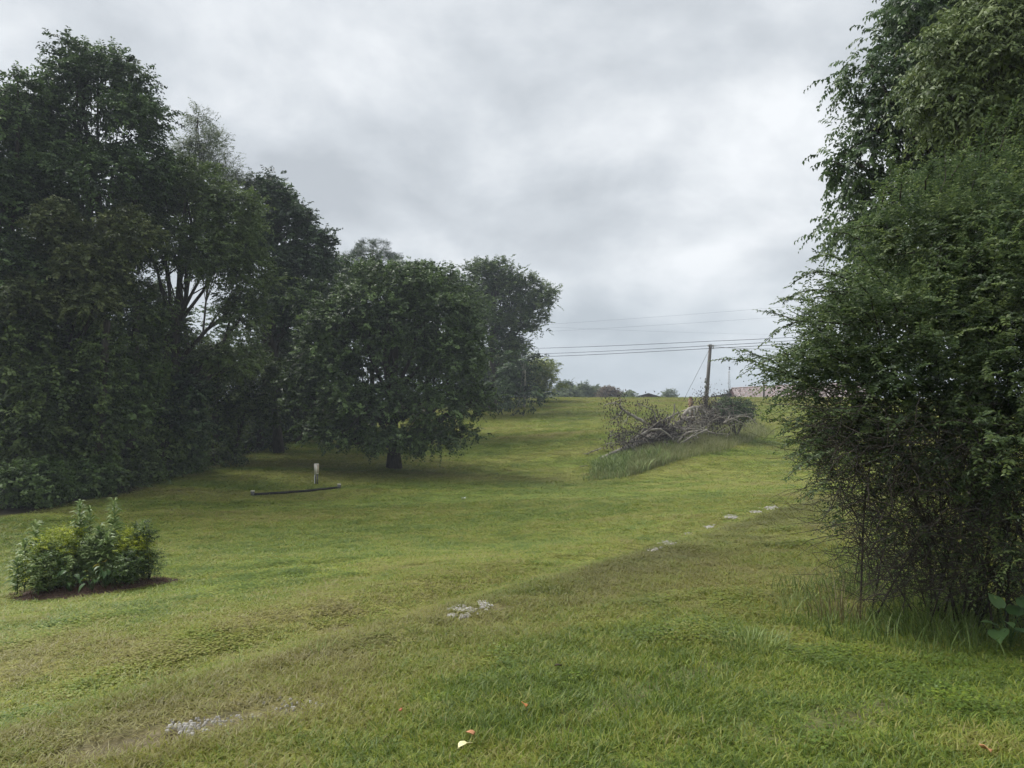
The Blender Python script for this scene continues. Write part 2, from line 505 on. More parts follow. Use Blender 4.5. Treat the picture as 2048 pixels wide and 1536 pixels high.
def ground_mat():
    m, nt, out = mat_new('lawn_ground')
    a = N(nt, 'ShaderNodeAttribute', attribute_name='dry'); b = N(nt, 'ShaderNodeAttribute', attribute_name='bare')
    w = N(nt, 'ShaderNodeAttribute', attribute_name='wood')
    g = grass_colour(nt, a.outputs['Fac'], None)
    ro = N(nt, 'ShaderNodeAttribute', attribute_name='rough')
    g = mixc(nt, ro.outputs['Fac'], g, (.135, .135, .048))
    g = mixc(nt, noise_fac(nt, 9, 6, .3, .7, world_pos=True), g, (.11, .115, .042))
    soil = mixc(nt, noise_fac(nt, 14, 5, .3, .7, world_pos=True), (.075, .055, .038), (.20, .165, .125))
    c = mixc(nt, b.outputs['Fac'], g, soil)
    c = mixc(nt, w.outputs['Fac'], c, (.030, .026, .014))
    p = N(nt, 'ShaderNodeBsdfPrincipled'); nt.links.new(c, p.inputs['Base Color'])
    p.inputs['Roughness'].default_value = .95; p.inputs['Specular IOR Level'].default_value = .1
    bp = N(nt, 'ShaderNodeBump'); bp.inputs['Strength'].default_value = .6; bp.inputs['Distance'].default_value = .05
    nt.links.new(noise_fac(nt, 16, 8, .2, .8, world_pos=True), bp.inputs['Height']); nt.links.new(bp.outputs[0], p.inputs['Normal'])
    nt.links.new(p.outputs[0], out.inputs[0])
    return m


def grass_mat(instanced=True):
    m, nt, out = mat_new('lawn_blade')
    a = N(nt, 'ShaderNodeAttribute', attribute_name='dry'); a.attribute_type = 'INSTANCER'
    t = N(nt, 'ShaderNodeAttribute', attribute_name='tint')
    s = N(nt, 'ShaderNodeMath', operation='MULTIPLY_ADD')
    nt.links.new(t.outputs['Fac'], s.inputs[0]); s.inputs[1].default_value = .7
    s2 = N(nt, 'ShaderNodeMath', operation='SUBTRACT'); nt.links.new(a.outputs['Fac'], s2.inputs[0]); s2.inputs[1].default_value = .35
    nt.links.new(s2.outputs[0], s.inputs[2])
    c = grass_colour(nt, s.outputs[0], None)
    ro = N(nt, 'ShaderNodeAttribute', attribute_name='rough'); ro.attribute_type = 'INSTANCER'
    c = mixc(nt, ro.outputs['Fac'], c, (.135, .140, .045))
    p = N(nt, 'ShaderNodeBsdfPrincipled'); nt.links.new(c, p.inputs['Base Color'])
    p.inputs['Roughness'].default_value = .5; p.inputs['Specular IOR Level'].default_value = .3
    tr = N(nt, 'ShaderNodeBsdfTranslucent'); nt.links.new(c, tr.inputs[0])
    ms = N(nt, 'ShaderNodeMixShader'); ms.inputs[0].default_value = .4
    nt.links.new(p.outputs[0], ms.inputs[1]); nt.links.new(tr.outputs[0], ms.inputs[2])
    nt.links.new(ms.outputs[0], out.inputs[0])
    return m


def make_ground():
    def axis(lo, hi, f0, f1, step, grow):
        mid = list(np.arange(f0, f1, step))
        up = [f1]; d = step
        while up[-1] < hi: d *= grow; up.append(min(up[-1] + d, hi))
        dn = [f0]; d = step
        while dn[-1] > lo: d *= grow; dn.append(max(dn[-1] - d, lo))
        return np.array(sorted(set(dn + mid + up)))
    xs = axis(-450, 450, -7, 8, .2, 1.05); ys = axis(-200, 680, 2.5, 15, .17, 1.04)
    X, Y = np.meshgrid(xs, ys)
    Z = ground(X, Y)
    dry, bare, rough = field_maps(X.ravel(), Y.ravel())
    Z = Z - (bare.reshape(Z.shape)) * .05
    n, mm = X.shape
    V = np.column_stack([X.ravel(), Y.ravel(), Z.ravel()])
    i = np.arange(n - 1)[:, None] * mm + np.arange(mm - 1)[None]
    q = np.stack([i, i + 1, i + mm + 1, i + mm], -1).reshape(-1, 4)
    b = MB(); b.add(V, q)
    o = b.build('ground', ground_mat(), smooth=True)
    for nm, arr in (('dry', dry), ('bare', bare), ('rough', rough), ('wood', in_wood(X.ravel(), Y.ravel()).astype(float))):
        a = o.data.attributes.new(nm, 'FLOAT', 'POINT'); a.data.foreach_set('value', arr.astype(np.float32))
    tag(o, 'rolling mown hillside field rising to a level crest', kind='structure')
    return o


make_ground()


# ------------------------------------------------------------------ grass
def rnd_dir(rng, n):
    return unit(rng.normal(size=(n, 3)))


def leaf_quads(b, base, axis, normal, ln, wd, tint, fold=.12):
    """rhombic leaves, folded a little along the midrib"""
    n = len(base)
    side = unit(np.cross(axis, normal)); nn = np.cross(side, axis)
    ln = np.broadcast_to(ln, (n,))[:, None]; wd = np.broadcast_to(wd, (n,))[:, None]
    mid = base + axis * ln * .48 + nn * ln * fold
    V = np.stack([base, mid + side * wd * .5 - nn * ln * fold * .2, base + axis * ln - nn * ln * fold * .3, mid - side * wd * .5 - nn * ln * fold * .2], 1)
    V[:, 1] -= nn * ln * fold * .8 * -1; V[:, 3] -= nn * ln * fold * .8 * -1
    q = (np.arange(n) * 4)[:, None] + np.arange(4)[None]
    b.add(V.reshape(-1, 3), q, tint=np.clip(tint, 0, 1))


def blade_tuft(rng, n, rad, hmin, hmax, w, bend, seg=2):
    b = MB()
    for i in range(n):
        a = rng.uniform(0, 2 * math.pi); r = rad * math.sqrt(rng.random())
        base = np.array([r * math.cos(a), r * math.sin(a), -.01])
        h = rng.uniform(hmin, hmax); la = rng.uniform(0, 2 * math.pi); bd = rng.uniform(.25, 1) * bend * h
        ld = np.array([math.cos(la), math.sin(la), 0]); wd = np.array([-ld[1], ld[0], 0])
        if rng.random() < .5: wd = unit(wd + ld * rng.normal(0, .6))
        ww = w * rng.uniform(.7, 1.3)
        pts = [base + np.array([0, 0, h]) * (t - .35 * bend * t * t * .6) + ld * bd * t * t for t in (0, .55, 1)]
        V = [pts[0] - wd * ww / 2, pts[0] + wd * ww / 2, pts[1] + wd * ww * .42, pts[1] - wd * ww * .42, pts[2]]
        b.add(V, [[0, 1, 2, 3]], [[3, 2, 4]], tint=np.clip(rng.normal(.5, .25), 0, 1))
    return b


def scatter(name, tufts, P, rot, scl, dry, rough, var, mat, label):
    """tufts scattered over points; one object"""
    c = bpy.data.collections.new(name + '_tufts')
    for i, b in enumerate(tufts):
        o = bpy.data.objects.new('%s_tuft_%02d' % (name, i), b.mesh(name + '_tuft', mat))
        c.objects.link(o)
    me = bpy.data.meshes.new(name)
    me.vertices.add(len(P)); me.vertices.foreach_set('co', P.astype(np.float32).ravel())
    for nm, ty, arr in (('rot', 'FLOAT_VECTOR', rot), ('scl', 'FLOAT_VECTOR', scl)):
        a = me.attributes.new(nm, ty, 'POINT'); a.data.foreach_set('vector', arr.astype(np.float32).ravel())
    a = me.attributes.new('dry', 'FLOAT', 'POINT'); a.data.foreach_set('value', dry.astype(np.float32))
    a = me.attributes.new('rough', 'FLOAT', 'POINT'); a.data.foreach_set('value', rough.astype(np.float32))
    a = me.attributes.new('variant', 'INT', 'POINT'); a.data.foreach_set('value', var.astype(np.int32))
    me.materials.append(mat)
    me.update()
    o = bpy.data.objects.new(name, me); col.objects.link(o)
    ng = bpy.data.node_groups.new(name, 'GeometryNodeTree')
    ng.interface.new_socket('Geometry', in_out='INPUT', socket_type='NodeSocketGeometry')
    ng.interface.new_socket('Geometry', in_out='OUTPUT', socket_type='NodeSocketGeometry')
    gi = N(ng, 'NodeGroupInput'); go = N(ng, 'NodeGroupOutput')
    ci = N(ng, 'GeometryNodeCollectionInfo'); ci.inputs['Collection'].default_value = c
    ci.inputs['Separate Children'].default_value = True; ci.inputs['Reset Children'].default_value = True
    ip = N(ng, 'GeometryNodeInstanceOnPoints'); ip.inputs['Pick Instance'].default_value = True

    def attr(nm, dt):
        n = N(ng, 'GeometryNodeInputNamedAttribute', data_type=dt); n.inputs['Name'].default_value = nm
        return n.outputs['Attribute']
    L = ng.links.new
    L(gi.outputs[0], ip.inputs['Points']); L(ci.outputs[0], ip.inputs['Instance'])
    L(attr('variant', 'INT'), ip.inputs['Instance Index'])
    L(attr('rot', 'FLOAT_VECTOR'), ip.inputs['Rotation']); L(attr('scl', 'FLOAT_VECTOR'), ip.inputs['Scale'])
    L(ip.outputs[0], go.inputs[0])
    md = o.modifiers.new('scatter', 'NODES'); md.node_group = ng
    tag(o, label, kind='stuff')
    return o


BED = np.array([at(185, 1170, 13.9)[0], 13.9])      # garden bed centre
M['blade'] = grass_mat()
WEED_POLY = None


def make_lawn():
    rng = np.random.default_rng(4)
    P = []
    for r0, r1, dens in ((2.6, 7, 420), (7, 13, 230), (13, 30, 75), (30, 60, 17), (60, 105, 9)):
        n = int(.84 * (r1 * r1 - r0 * r0) * dens)
        r = np.sqrt(rng.uniform(r0 * r0, r1 * r1, n)); a = rng.uniform(-.84, .84, n)
        P.append(np.column_stack([np.sin(a) * r, np.cos(a) * r]))
    P = np.concatenate(P)
    x, y = P[:, 0], P[:, 1]
    dry, bare, rough = field_maps(x, y)
    keep = ~in_wood(x, y) & (rng.random(len(x)) > bare * 1.35)
    keep &= (((x - BED[0]) / 1.35) ** 2 + ((y - BED[1]) / .75) ** 2) > 1
    x, y, dry, bare, rough = x[keep], y[keep], dry[keep], bare[keep], rough[keep]
    r = np.hypot(x, y)
    z = ground(x, y)
    n = len(x)
    rng2 = np.random.default_rng(5)
    hs = np.interp(r, [3, 7, 13, 30, 60, 100], [.42, .42, .46, .60, .8, 1.0])
    ws = np.interp(r, [3, 7, 13, 30, 60, 100], [1.0, 1.25, 1.9, 3.4, 6.0, 8.0])
    hgt = hs * rng2.uniform(.7, 1.2, n) * (1.15 - .45 * dry) * (.35 + 1.25 * fbm(x * 1.7, y * 1.7, 55, 4))
    hgt = hgt * (1 + .45 / (1 + np.exp(edge_dist(x, y) / .25)))
    scl = np.column_stack([ws, ws, hgt])
    rot = np.column_stack([rng2.normal(0, .07, n), rng2.normal(0, .07, n), rng2.uniform(0, 6.28, n)])
    d2 = np.clip(dry + rng2.normal(0, .12, n) + (fbm(x * 2.6, y * 2.6, 91, 3) - .5) * .8, 0, 1)
    tr = np.random.default_rng(8)
    tufts = [blade_tuft(tr, 17, .085, .03, .105, .0065, 1.0) for i in range(8)]
    for i in range(2):                                      # clover among the grass
        b = MB(); m = 34
        p = np.column_stack([tr.normal(0, .06, m), tr.normal(0, .06, m), tr.uniform(.03, .085, m)])
        leaf_quads(b, p, unit(np.column_stack([tr.normal(0, 1, m), tr.normal(0, 1, m), tr.normal(.1, .2, m)])), unit(np.array([0, 0, 1.]) + tr.normal(0, .25, (m, 3))), .022 * tr.uniform(.7, 1.3, m), .02, tr.uniform(.15, .55, m))
        tufts.append(b)
    scatter('lawn_grass', tufts, np.column_stack([x, y, z]), rot, scl, d2, np.clip(rough + rng2.normal(0, .12, n), 0, 1), np.where((fbm(x * .9, y * .9, 23, 3) + rng2.normal(0, .06, n) > .72) & (r < 18), rng2.integers(8, 10, n), rng2.integers(0, 8, n)), M['blade'],
            'short mown lawn grass with dry brown and lush green patches')


make_lawn()


# ------------------------------------------------------------------ foliage
def sprays(b, rng, start, tdir, L, m, leaf, asp, droop=.3, pair=True, hang=.3, ctint=None, jitter=.25, taper=.35):
    """leafy twigs: m leaves set alternately along each curved twig"""
    n = len(start)
    L = np.broadcast_to(L, (n,))
    t = (np.arange(m) + .6) / m
    pos = start[:, None] + tdir[:, None] * (L[:, None] * t)[..., None]
    pos[..., 2] -= droop * L[:, None] * t ** 2
    tang = np.repeat(tdir[:, None], m, 1).copy(); tang[..., 2] -= 2 * droop * t[None]
    tang = unit(tang)
    up = np.array([0, 0, 1.0])
    side = unit(np.cross(tang, up) + 1e-4)
    sg = np.where(np.arange(m) % 2 == 0, 1.0, -1.0)[None, :, None]
    ax = tang * .55 + side * sg * .9 + rng.normal(0, jitter, pos.shape)
    ax[..., 2] -= hang
    ax = unit(ax)
    nr = unit(up * .65 + rng.normal(0, .45, pos.shape) + tdir[:, None] * .55)
    ln = leaf * rng.uniform(.7, 1.25, (n, m)) * (1 - taper * t[None] ** 2)
    if ctint is None: ctint = np.full(n, .5)
    ti = ctint[:, None] + rng.normal(0, .12, (n, m)) + .12 * (t[None] - .5)
    k = n * m
    leaf_quads(b, pos.reshape(k, 3), ax.reshape(k, 3), nr.reshape(k, 3), ln.reshape(k), (ln * asp).reshape(k), ti.reshape(k))


def lobe_px(px, py, Y, rx, rz, ry):
    c = at(px, py, Y); s = Y / F
    return (c[0], c[1], c[2], rx * s, ry, rz * s)


def clumps_on(rng, lobes, n, inner=.3, low=.5):
    Lb = np.array(lobes)
    w = Lb[:, 3] * Lb[:, 4] + Lb[:, 4] * Lb[:, 5] + Lb[:, 3] * Lb[:, 5]
    C, D = [], []
    got = 0
    while got < n:
        k = n * 2
        idx = rng.choice(len(Lb), k, p=w / w.sum())
        d = rnd_dir(rng, k)
        keep = (d[:, 2] > -.35) | (rng.random(k) < low)
        fr = np.where(rng.random(k) < inner, rng.uniform(.35, .85, k), rng.uniform(.82, 1.06, k))
        bump = 1 + .16 * np.sin(d[:, 0] * 5.1 + idx) * np.sin(d[:, 2] * 6.3 + idx * 2.1) + .08 * np.sin(d[:, 1] * 9 + d[:, 2] * 11)
        c = Lb[idx, :3] + d * Lb[idx, 3:] * (fr * bump)[:, None]
        dist = np.sqrt((((c[:, None] - Lb[None, :, :3]) / Lb[None, :, 3:]) ** 2).sum(2))
        dist[np.arange(k), idx] = 9
        keep &= (dist.min(1) > .72) | (rng.random(k) < .18)
        c, d, id2 = c[keep], unit(d[keep] / Lb[idx[keep], 3:]), idx[keep]
        C.append(c); D.append(d); got += len(c)
    return np.concatenate(C)[:n], np.concatenate(D)[:n]


def boughs(rng, lobes, per=9):
    out = []
    for l in lobes:
        l = np.array(l); big = np.clip((l[3] * l[5]) ** .5 / 2.2, .45, 1.3)
        k = max(4, int(per * big))
        d = rnd_dir(rng, k); d[:, 2] = np.where(d[:, 2] < -.35, -d[:, 2] * .6, d[:, 2]); d = unit(d)
        for j in range(k):
            r = l[3:] * rng.uniform(.30, .48)
            r[2] = min(r[2], r[0]) * rng.uniform(.6, .85)
            out.append((*(l[:3] + d[j] * l[3:] * rng.uniform(.52, .74)), *r))
        out.append((*l[:3], *(l[3:] * .62)))
    return out


def foliage(b, rng, lobes, n, k, m, L, leaf, asp, droop=.35, up=.25, spread=.75, hang=.3, inner=.3, cl=.35, low=.5, tvar=.24, lift=True):
    C, D = clumps_on(rng, lobes, n, inner, low)
    ct = rng.normal(.5, tvar, n)
    st = np.repeat(C, k, 0) + rng.normal(0, cl, (n * k, 3)) * np.array([1, 1, .6])
    td = np.repeat(D, k, 0) + rng.normal(0, spread, (n * k, 3)); td[:, 2] += up
    sprays(b, rng, st, unit(td), L * rng.uniform(.6, 1.3, n * k), m, leaf, asp, droop, hang=hang, ctint=np.repeat(ct, k))
    return C


def wander(rng, a, c, n, amp, sag=0.0):
    t = np.linspace(0, 1, n)[:, None]
    p = a + (c - a) * t
    j = rng.normal(0, amp, (n, 3)); j[0] = 0; j[-1] *= .3
    p = p + np.cumsum(j, 0) * .5 * np.sin(t * math.pi) + np.array([0, 0, sag]) * np.sin(t * math.pi)
    return p


def tree(name, label, cat, px, Y, lobes, mat, fol, trunk_r=.22, seed=1, group=None, bark='bark', fork=.45, twigs=5, base=None, top=None, lean=0.0):
    rng = np.random.default_rng(seed)
    lobes = [l if len(l) == 6 and isinstance(l, np.ndarray) else lobe_px(*l) for l in lobes]
    bx = at(px, 800, Y)[0]
    base = np.array([bx, Y, gz(bx, Y) - .15])
    root = empty(name, base, label, cat, group)
    b = MB()
    C = foliage(b, rng, boughs(rng, lobes), *fol[0], **fol[1])
    b.build('crown', M[mat], root, origin=base).location = (0, 0, 0)
    Lb = np.array(lobes)
    hi = Lb[np.argmax(Lb[:, 2])]
    cen = Lb[:, :3].mean(0)
    tp = np.array([hi[0], hi[1], hi[2] + hi[5] * .3]) if top is None else np.array(top)
    tb = MB()
    P = wander(rng, base, tp, 9, (tp[2] - base[2]) * .018)
    R = np.interp(np.linspace(0, 1, 9), [0, .06, .5, 1], [trunk_r * 1.45, trunk_r, trunk_r * .62, trunk_r * .12])
    tb.tube(P, R, 9)
    for i, l in enumerate(Lb):
        f = np.clip(fork + rng.normal(0, .1), .15, .8)
        zt = base[2] + (l[2] - base[2]) * f
        j = int(np.clip(np.searchsorted(P[:, 2], zt), 1, 7))
        s = P[j]
        lp = wander(rng, s, l[:3], 6, .10 * np.linalg.norm(l[:3] - s) * .4, .05)
        r0 = R[j] * .55
        tb.tube(lp, np.linspace(r0, r0 * .35, 6), 6)
        near = C[np.argsort(((C - l[:3]) ** 2).sum(1) + rng.uniform(0, 4, len(C)))[:max(40, len(C) // len(Lb))]]
        for q in near[rng.choice(len(near), min(twigs, len(near)), False)]:
            s2 = lp[rng.integers(2, 6)]
            tb.tube(wander(rng, s2, q, 5, .06 * np.linalg.norm(q - s2)), np.linspace(r0 * .36, .012, 5), 4)
    tb.build('trunk', M[bark], root, smooth=True, origin=base).location = (0, 0, 0)
    return root


W = 'trees of the wood edge'
U = 'understory trees along the wood edge'
# far left walnuts
tree('walnut_tree', 'tallest dark round-topped tree of the wood above the garden bed', 'tree', 190, 35,
     [(195, 175, 35, 115, 80, 2.6), (265, 270, 35, 75, 95, 2.4), (100, 290, 35, 110, 110, 2.6), (200, 380, 34, 130, 110, 2.8), (80, 450, 34, 110, 110, 2.6),
      (160, 130, 35, 60, 45, 1.5), (20, 250, 35, 70, 70, 2.0), (300, 330, 35, 45, 60, 1.6), (215, 510, 35, 95, 70, 2.4), (80, 560, 35, 90, 80, 2.4), (180, 610, 35.5, 110, 70, 2.2)],
     'walnut', ((2050, 4, 11, .62, .205, .52), dict(droop=.25, hang=.22, up=.25, inner=.28, cl=.24, low=.45)), .33, 11, W)
tree('walnut_tree', 'dark tree at the frame edge with small upright sprig tops', 'tree', -40, 32,
     [(-30, 260, 32, 100, 100, 2.4), (35, 165, 32, 28, 32, .8), (-10, 400, 32, 90, 130, 2.4), (-60, 560, 32, 110, 120, 2.4), (35, 560, 31, 60, 90, 1.8)],
     'walnut', ((1000, 4, 11, .62, .20, .5), dict(droop=.25, hang=.22, up=.25, inner=.15, cl=.22, low=.35)), .28, 12, W)
tree('olive_tree', 'olive-tinged tree with bright leaf clusters below the tallest tree', 'tree', 120, 33.6,
     [(170, 540, 31, 70, 70, 1.7), (120, 470, 31, 55, 60, 1.4), (60, 620, 30.5, 70, 70, 1.6), (190, 610, 30.5, 45, 45, 1.1), (250, 480, 31.5, 60, 60, 1.5)],
     'olive', ((760, 4, 10, .5, .18, .6), dict(droop=.3, hang=.25, inner=.15, cl=.2, low=.35)), .2, 13, W)
tree('elm_tree', 'paler green spreading elm with sky gaps around its leaning limbs', 'tree', 330, 37,
     [(370, 385, 37, 95, 65, 2.2), (300, 410, 37, 65, 60, 1.8), (470, 450, 37, 75, 80, 2.0), (430, 520, 36.5, 95, 80, 2.2), (500, 560, 37, 50, 80, 1.7), (330, 500, 36, 85, 60, 1.8),
      (290, 600, 37, 50, 50, 1.5), (480, 640, 37, 50, 70, 1.6), (270, 450, 36, 50, 50, 1.4), (300, 690, 37.5, 60, 50, 1.6), (470, 720, 37.5, 60, 50, 1.6), (345, 650, 38, 50, 45, 1.6), (400, 730, 38, 60, 45, 1.6)],
     'elm', ((1750, 4, 11, .6, .18, .52), dict(droop=.25, hang=.2, up=.3, inner=.15, cl=.24, low=.4)), .3, 14, W)
tree('locust_tree', 'thin feathery see-through tree rising above the wood', 'tree', 400, 46,
     [(395, 240, 46, 24, 26, .9), (410, 290, 46, 48, 26, 1.4), (430, 335, 46, 52, 22, 1.5), (375, 320, 46, 28, 40, 1.2), (450, 370, 46, 45, 22, 1.4), (395, 400, 46, 60, 30, 1.5)],
     'locust', ((640, 3, 12, .7, .14, .38), dict(droop=.2, hang=.15, up=.15, spread=.5, inner=.35, cl=.25)), .17, 15, W, twigs=14)
tree('dark_oak_tree', 'dark tree with a knobbly crown stepping down beside the pale elm', 'tree', 560, 47,
     [(535, 400, 47, 55, 55, 2.0), (575, 470, 47, 60, 60, 2.2), (600, 540, 47, 60, 60, 2.2), (645, 490, 47, 24, 30, 1.0), (520, 480, 48, 50, 70, 2.0), (560, 610, 47, 80, 70, 2.4), (655, 530, 48, 30, 30, 1.2)],
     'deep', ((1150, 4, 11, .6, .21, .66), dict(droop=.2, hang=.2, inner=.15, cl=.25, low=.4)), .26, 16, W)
tree('hardwood_tree', 'dark tree standing in the gap behind the lone maple', 'tree', 600, 51,
     [(600, 650, 51, 70, 70, 2.4), (660, 600, 52, 60, 60, 2.2), (560, 720, 50, 70, 70, 2.2), (620, 760, 51, 60, 70, 2.2), (690, 560, 54, 60, 45, 2.2)],
     'deep', ((600, 4, 11, .8, .2, .55), dict(inner=.35, cl=.35)), .24, 17, W)
tree('oak_tree', 'tree whose crown tops show just over the middle of the maple', 'tree', 860, 58,
     [(850, 580, 58, 60, 55, 2.2), (900, 590, 58, 55, 50, 2.2), (830, 560, 58, 40, 40, 1.6), (930, 650, 58, 55, 80, 2.4), (780, 660, 58, 85, 75, 2.6), (850, 720, 58, 80, 70, 2.6)],
     'maple', ((800, 4, 11, .8, .22, .6), dict(inner=.3, cl=.35)), .25, 18, W)
tree('silver_maple_tree', 'ragged silvery-green tree at the wood corner on the crest', 'tree', 985, 76,
     [(965, 560, 76, 40, 38, 2.2), (1005, 590, 76, 52, 46, 2.6), (1075, 605, 76, 34, 34, 1.9), (1042, 645, 76, 46, 46, 2.4), (980, 660, 76, 45, 50, 2.4), (945, 620, 76, 45, 70, 2.2),
      (1090, 590, 76, 22, 22, 1.1), (1025, 555, 76, 26, 20, 1.1), (1060, 570, 76, 16, 18, .9), (1000, 535, 76, 16, 18, .9), (1015, 700, 76, 40, 35, 2.0)],
     'silver', ((1000, 4, 11, .8, .27, .55), dict(droop=.1, hang=.15, up=.45, inner=.12, cl=.3, low=.4)), .36, 19, W)
tree('cedar_tree', 'dense dark low tree under the silvery tree on the crest', 'tree', 1010, 82,
     [(985, 745, 82, 64, 60, 3.2), (1028, 740, 82, 46, 60, 2.6), (955, 765, 81, 56, 50, 2.8), (1035, 775, 81, 40, 34, 2.0), (990, 785, 80.5, 50, 26, 2.0)],
     'deep', ((820, 4, 10, .8, .27, .6), dict(inner=.3, cl=.4, low=.9)), .22, 20, W)
tree('yellow_green_tree', 'yellow-green bushy tree ending the wood at the skyline', 'tree', 1078, 88,
     [(1075, 745, 88, 42, 44, 2.6), (1095, 765, 88, 28, 32, 1.8), (1055, 770, 88, 30, 30, 1.8), (1080, 785, 87, 32, 16, 1.5)],
     'yellowgreen', ((420, 4, 9, .7, .22, .6), dict(inner=.25, cl=.35, low=.9)), .18, 21, W)


for i, (px, Y, lobes, mat, n, lab) in enumerate([
    (60, 30.5, [(40, 700, 30.5, 80, 70, 1.6), (90, 770, 30.3, 75, 70, 1.5), (20, 810, 30.3, 70, 70, 1.4), (70, 870, 30, 80, 60, 1.3)], 'ivy', 420, 'leafy understory tree filling the shade at the frame edge'),
    (190, 33, [(180, 690, 33, 70, 60, 1.6), (230, 760, 33, 75, 65, 1.6), (150, 800, 32.6, 75, 65, 1.5), (210, 850, 32.6, 80, 55, 1.4)], 'bush', 420, 'dim understory tree between the vine columns'),
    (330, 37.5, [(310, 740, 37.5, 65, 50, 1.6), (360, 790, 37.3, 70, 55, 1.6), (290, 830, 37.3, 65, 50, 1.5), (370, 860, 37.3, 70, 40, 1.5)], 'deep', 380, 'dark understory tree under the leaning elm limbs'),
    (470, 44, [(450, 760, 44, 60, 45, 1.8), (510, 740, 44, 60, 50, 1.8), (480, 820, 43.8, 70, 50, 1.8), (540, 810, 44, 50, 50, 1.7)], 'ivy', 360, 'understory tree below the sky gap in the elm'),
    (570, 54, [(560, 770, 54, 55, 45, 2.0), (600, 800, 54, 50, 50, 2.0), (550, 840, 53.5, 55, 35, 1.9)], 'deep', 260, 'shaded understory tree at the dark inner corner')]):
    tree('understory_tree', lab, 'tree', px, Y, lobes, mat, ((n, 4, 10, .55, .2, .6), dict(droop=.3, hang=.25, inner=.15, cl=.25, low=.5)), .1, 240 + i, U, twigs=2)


def pine():
    rng = np.random.default_rng(23); Y = 62
    bx = at(745, 800, Y)[0]; base = np.array([bx, Y, gz(bx, Y) - .1])
    root = empty('pine_tree', base, 'dark pine top poking up behind the maple crown', 'tree', W)
    b = MB()
    C = foliage(b, rng, [lobe_px(745, 505, Y, 34, 20, 1.4), lobe_px(715, 530, Y, 34, 22, 1.5), lobe_px(775, 530, Y, 34, 20, 1.5), lobe_px(745, 560, Y, 60, 30, 2.0), lobe_px(690, 555, Y, 22, 16, 1.)],
                330, 9, 9, .34, .30, .10, droop=0, hang=-.2, up=.5, spread=1.0, inner=.2, cl=.12)
    b.build('crown', M['needle'], root, origin=base).location = (0, 0, 0)
    t = MB(); top = at(745, 500, Y)
    P = wander(rng, base, top, 8, .08); t.tube(P, np.linspace(.25, .04, 8), 8)
    for q in C[rng.choice(len(C), 26, False)]:
        s = P[5] + (P[7] - P[5]) * rng.random(); t.tube(wander(rng, s, q, 4, .05), [.04, .03, .02, .01], 4)
    t.build('trunk', M['bark'], root, smooth=True, origin=base).location = (0, 0, 0)


pine()

# the lone maple in the swale
tree('maple_tree', 'broad dark maple standing alone on the lawn with a short trunk', 'tree', 790, 42.3,
     [(785, 690, 42.5, 150, 140, 4.4), (700, 640, 42.5, 85, 85, 3.0), (880, 650, 42.5, 85, 90, 3.0), (790, 575, 42.5, 95, 50, 3.0), (660, 740, 41.5, 75, 90, 2.8), (915, 740, 42, 65, 95, 2.8),
      (640, 805, 41.3, 64, 56, 2.4), (735, 815, 39.6, 90, 60, 2.6), (870, 820, 40.2, 85, 55, 2.6), (940, 805, 42, 36, 36, 2.0), (655, 868, 40.2, 62, 34, 2.2), (925, 874, 41.5, 36, 18, 1.5), (800, 880, 39.2, 78, 26, 2.0),
      (640, 690, 43, 50, 60, 2.4), (606, 775, 42, 42, 48, 2.0), (965, 795, 42.5, 28, 40, 1.8), (710, 886, 40.5, 66, 28, 2.2), (865, 882, 40.2, 66, 28, 2.2), (640, 600, 44, 50, 45, 2.0), (925, 690, 43, 50, 70, 2.2), (740, 560, 43, 60, 40, 2.2), (850, 560, 43, 55, 40, 2.2)],
     'maple', ((2750, 4, 11, .55, .18, .75), dict(droop=.25, hang=.22, up=.15, inner=.15, cl=.22, low=.45)), .34, 22, None, fork=.3, twigs=4,
     top=at(790, 560, 42.5))


# pale slim trunks beside the crest trees
for px, w, lab, ln in ((1048, .16, 'pale straight slim trunk in front of the crest trees', .1), (1036, .09, 'thin pale leaning trunk next to the pale straight one', .5)):
    p = at(px, 795, 80); p[2] = gz(p[0], 80) - .1
    b = MB(); rng = np.random.default_rng(px)
    P = wander(rng, p, p + np.array([ln, 0, 4.2]), 7, .05); b.tube(P, np.linspace(w, w * .6, 7), 7)
    for i in range(3):
        b.tube(wander(rng, P[5], P[6] + rng.normal(0, .6, 3) + [0, 0, .8], 4, .05), [w * .4, w * .3, w * .2, .01], 5)
    tag(b.build('slim_trunk', M['palebark'], None, True, origin=p), lab, 'tree trunk', 'pale slim trunks on the crest')


def shrub(name, label, px, py, w, h, Y, mat, n, seed, leaf=.13, asp=.55, L=.45, group=None, cat='shrub', k=3, m=9, **kw):
    rng = np.random.default_rng(seed)
    base = gp(px, py); k0 = 1 + (.25 + w * base[1] / F * .42) / base[1]; base[0] *= k0; base[1] *= k0; Y = base[1]; base[2] = gz(base[0], Y) - .05
    s = Y / F; W_, H_ = w * s / 2, h * s
    root = empty(name, base, label, cat, group)
    lobes = []
    for i in range(5):
        a = rng.uniform(-1, 1)
        lobes.append((base[0] + a * W_ * .55, base[1] + rng.uniform(-.5, .5) * W_ * .6, base[2] + H_ * rng.uniform(.3, .62), W_ * rng.uniform(.38, .6), W_ * rng.uniform(.4, .6), H_ * rng.uniform(.3, .42)))
    b = MB()
    d = dict(droop=.3, hang=.25, inner=.3, cl=.18, low=1.0); d.update(kw)
    C = foliage(b, rng, lobes, n, k, m, L, leaf, asp, **d)
    b.build('foliage', M[mat], root, origin=base).location = (0, 0, 0)
    t = MB()
    for i in range(6):
        q = C[rng.integers(len(C))]
        t.tube(wander(rng, base + rng.normal(0, .12, 3) * [1, 1, 0], q, 5, .06), np.linspace(.035, .01, 5), 5)
    t.build('stem', M['bark'], root, origin=base).location = (0, 0, 0)
    return root


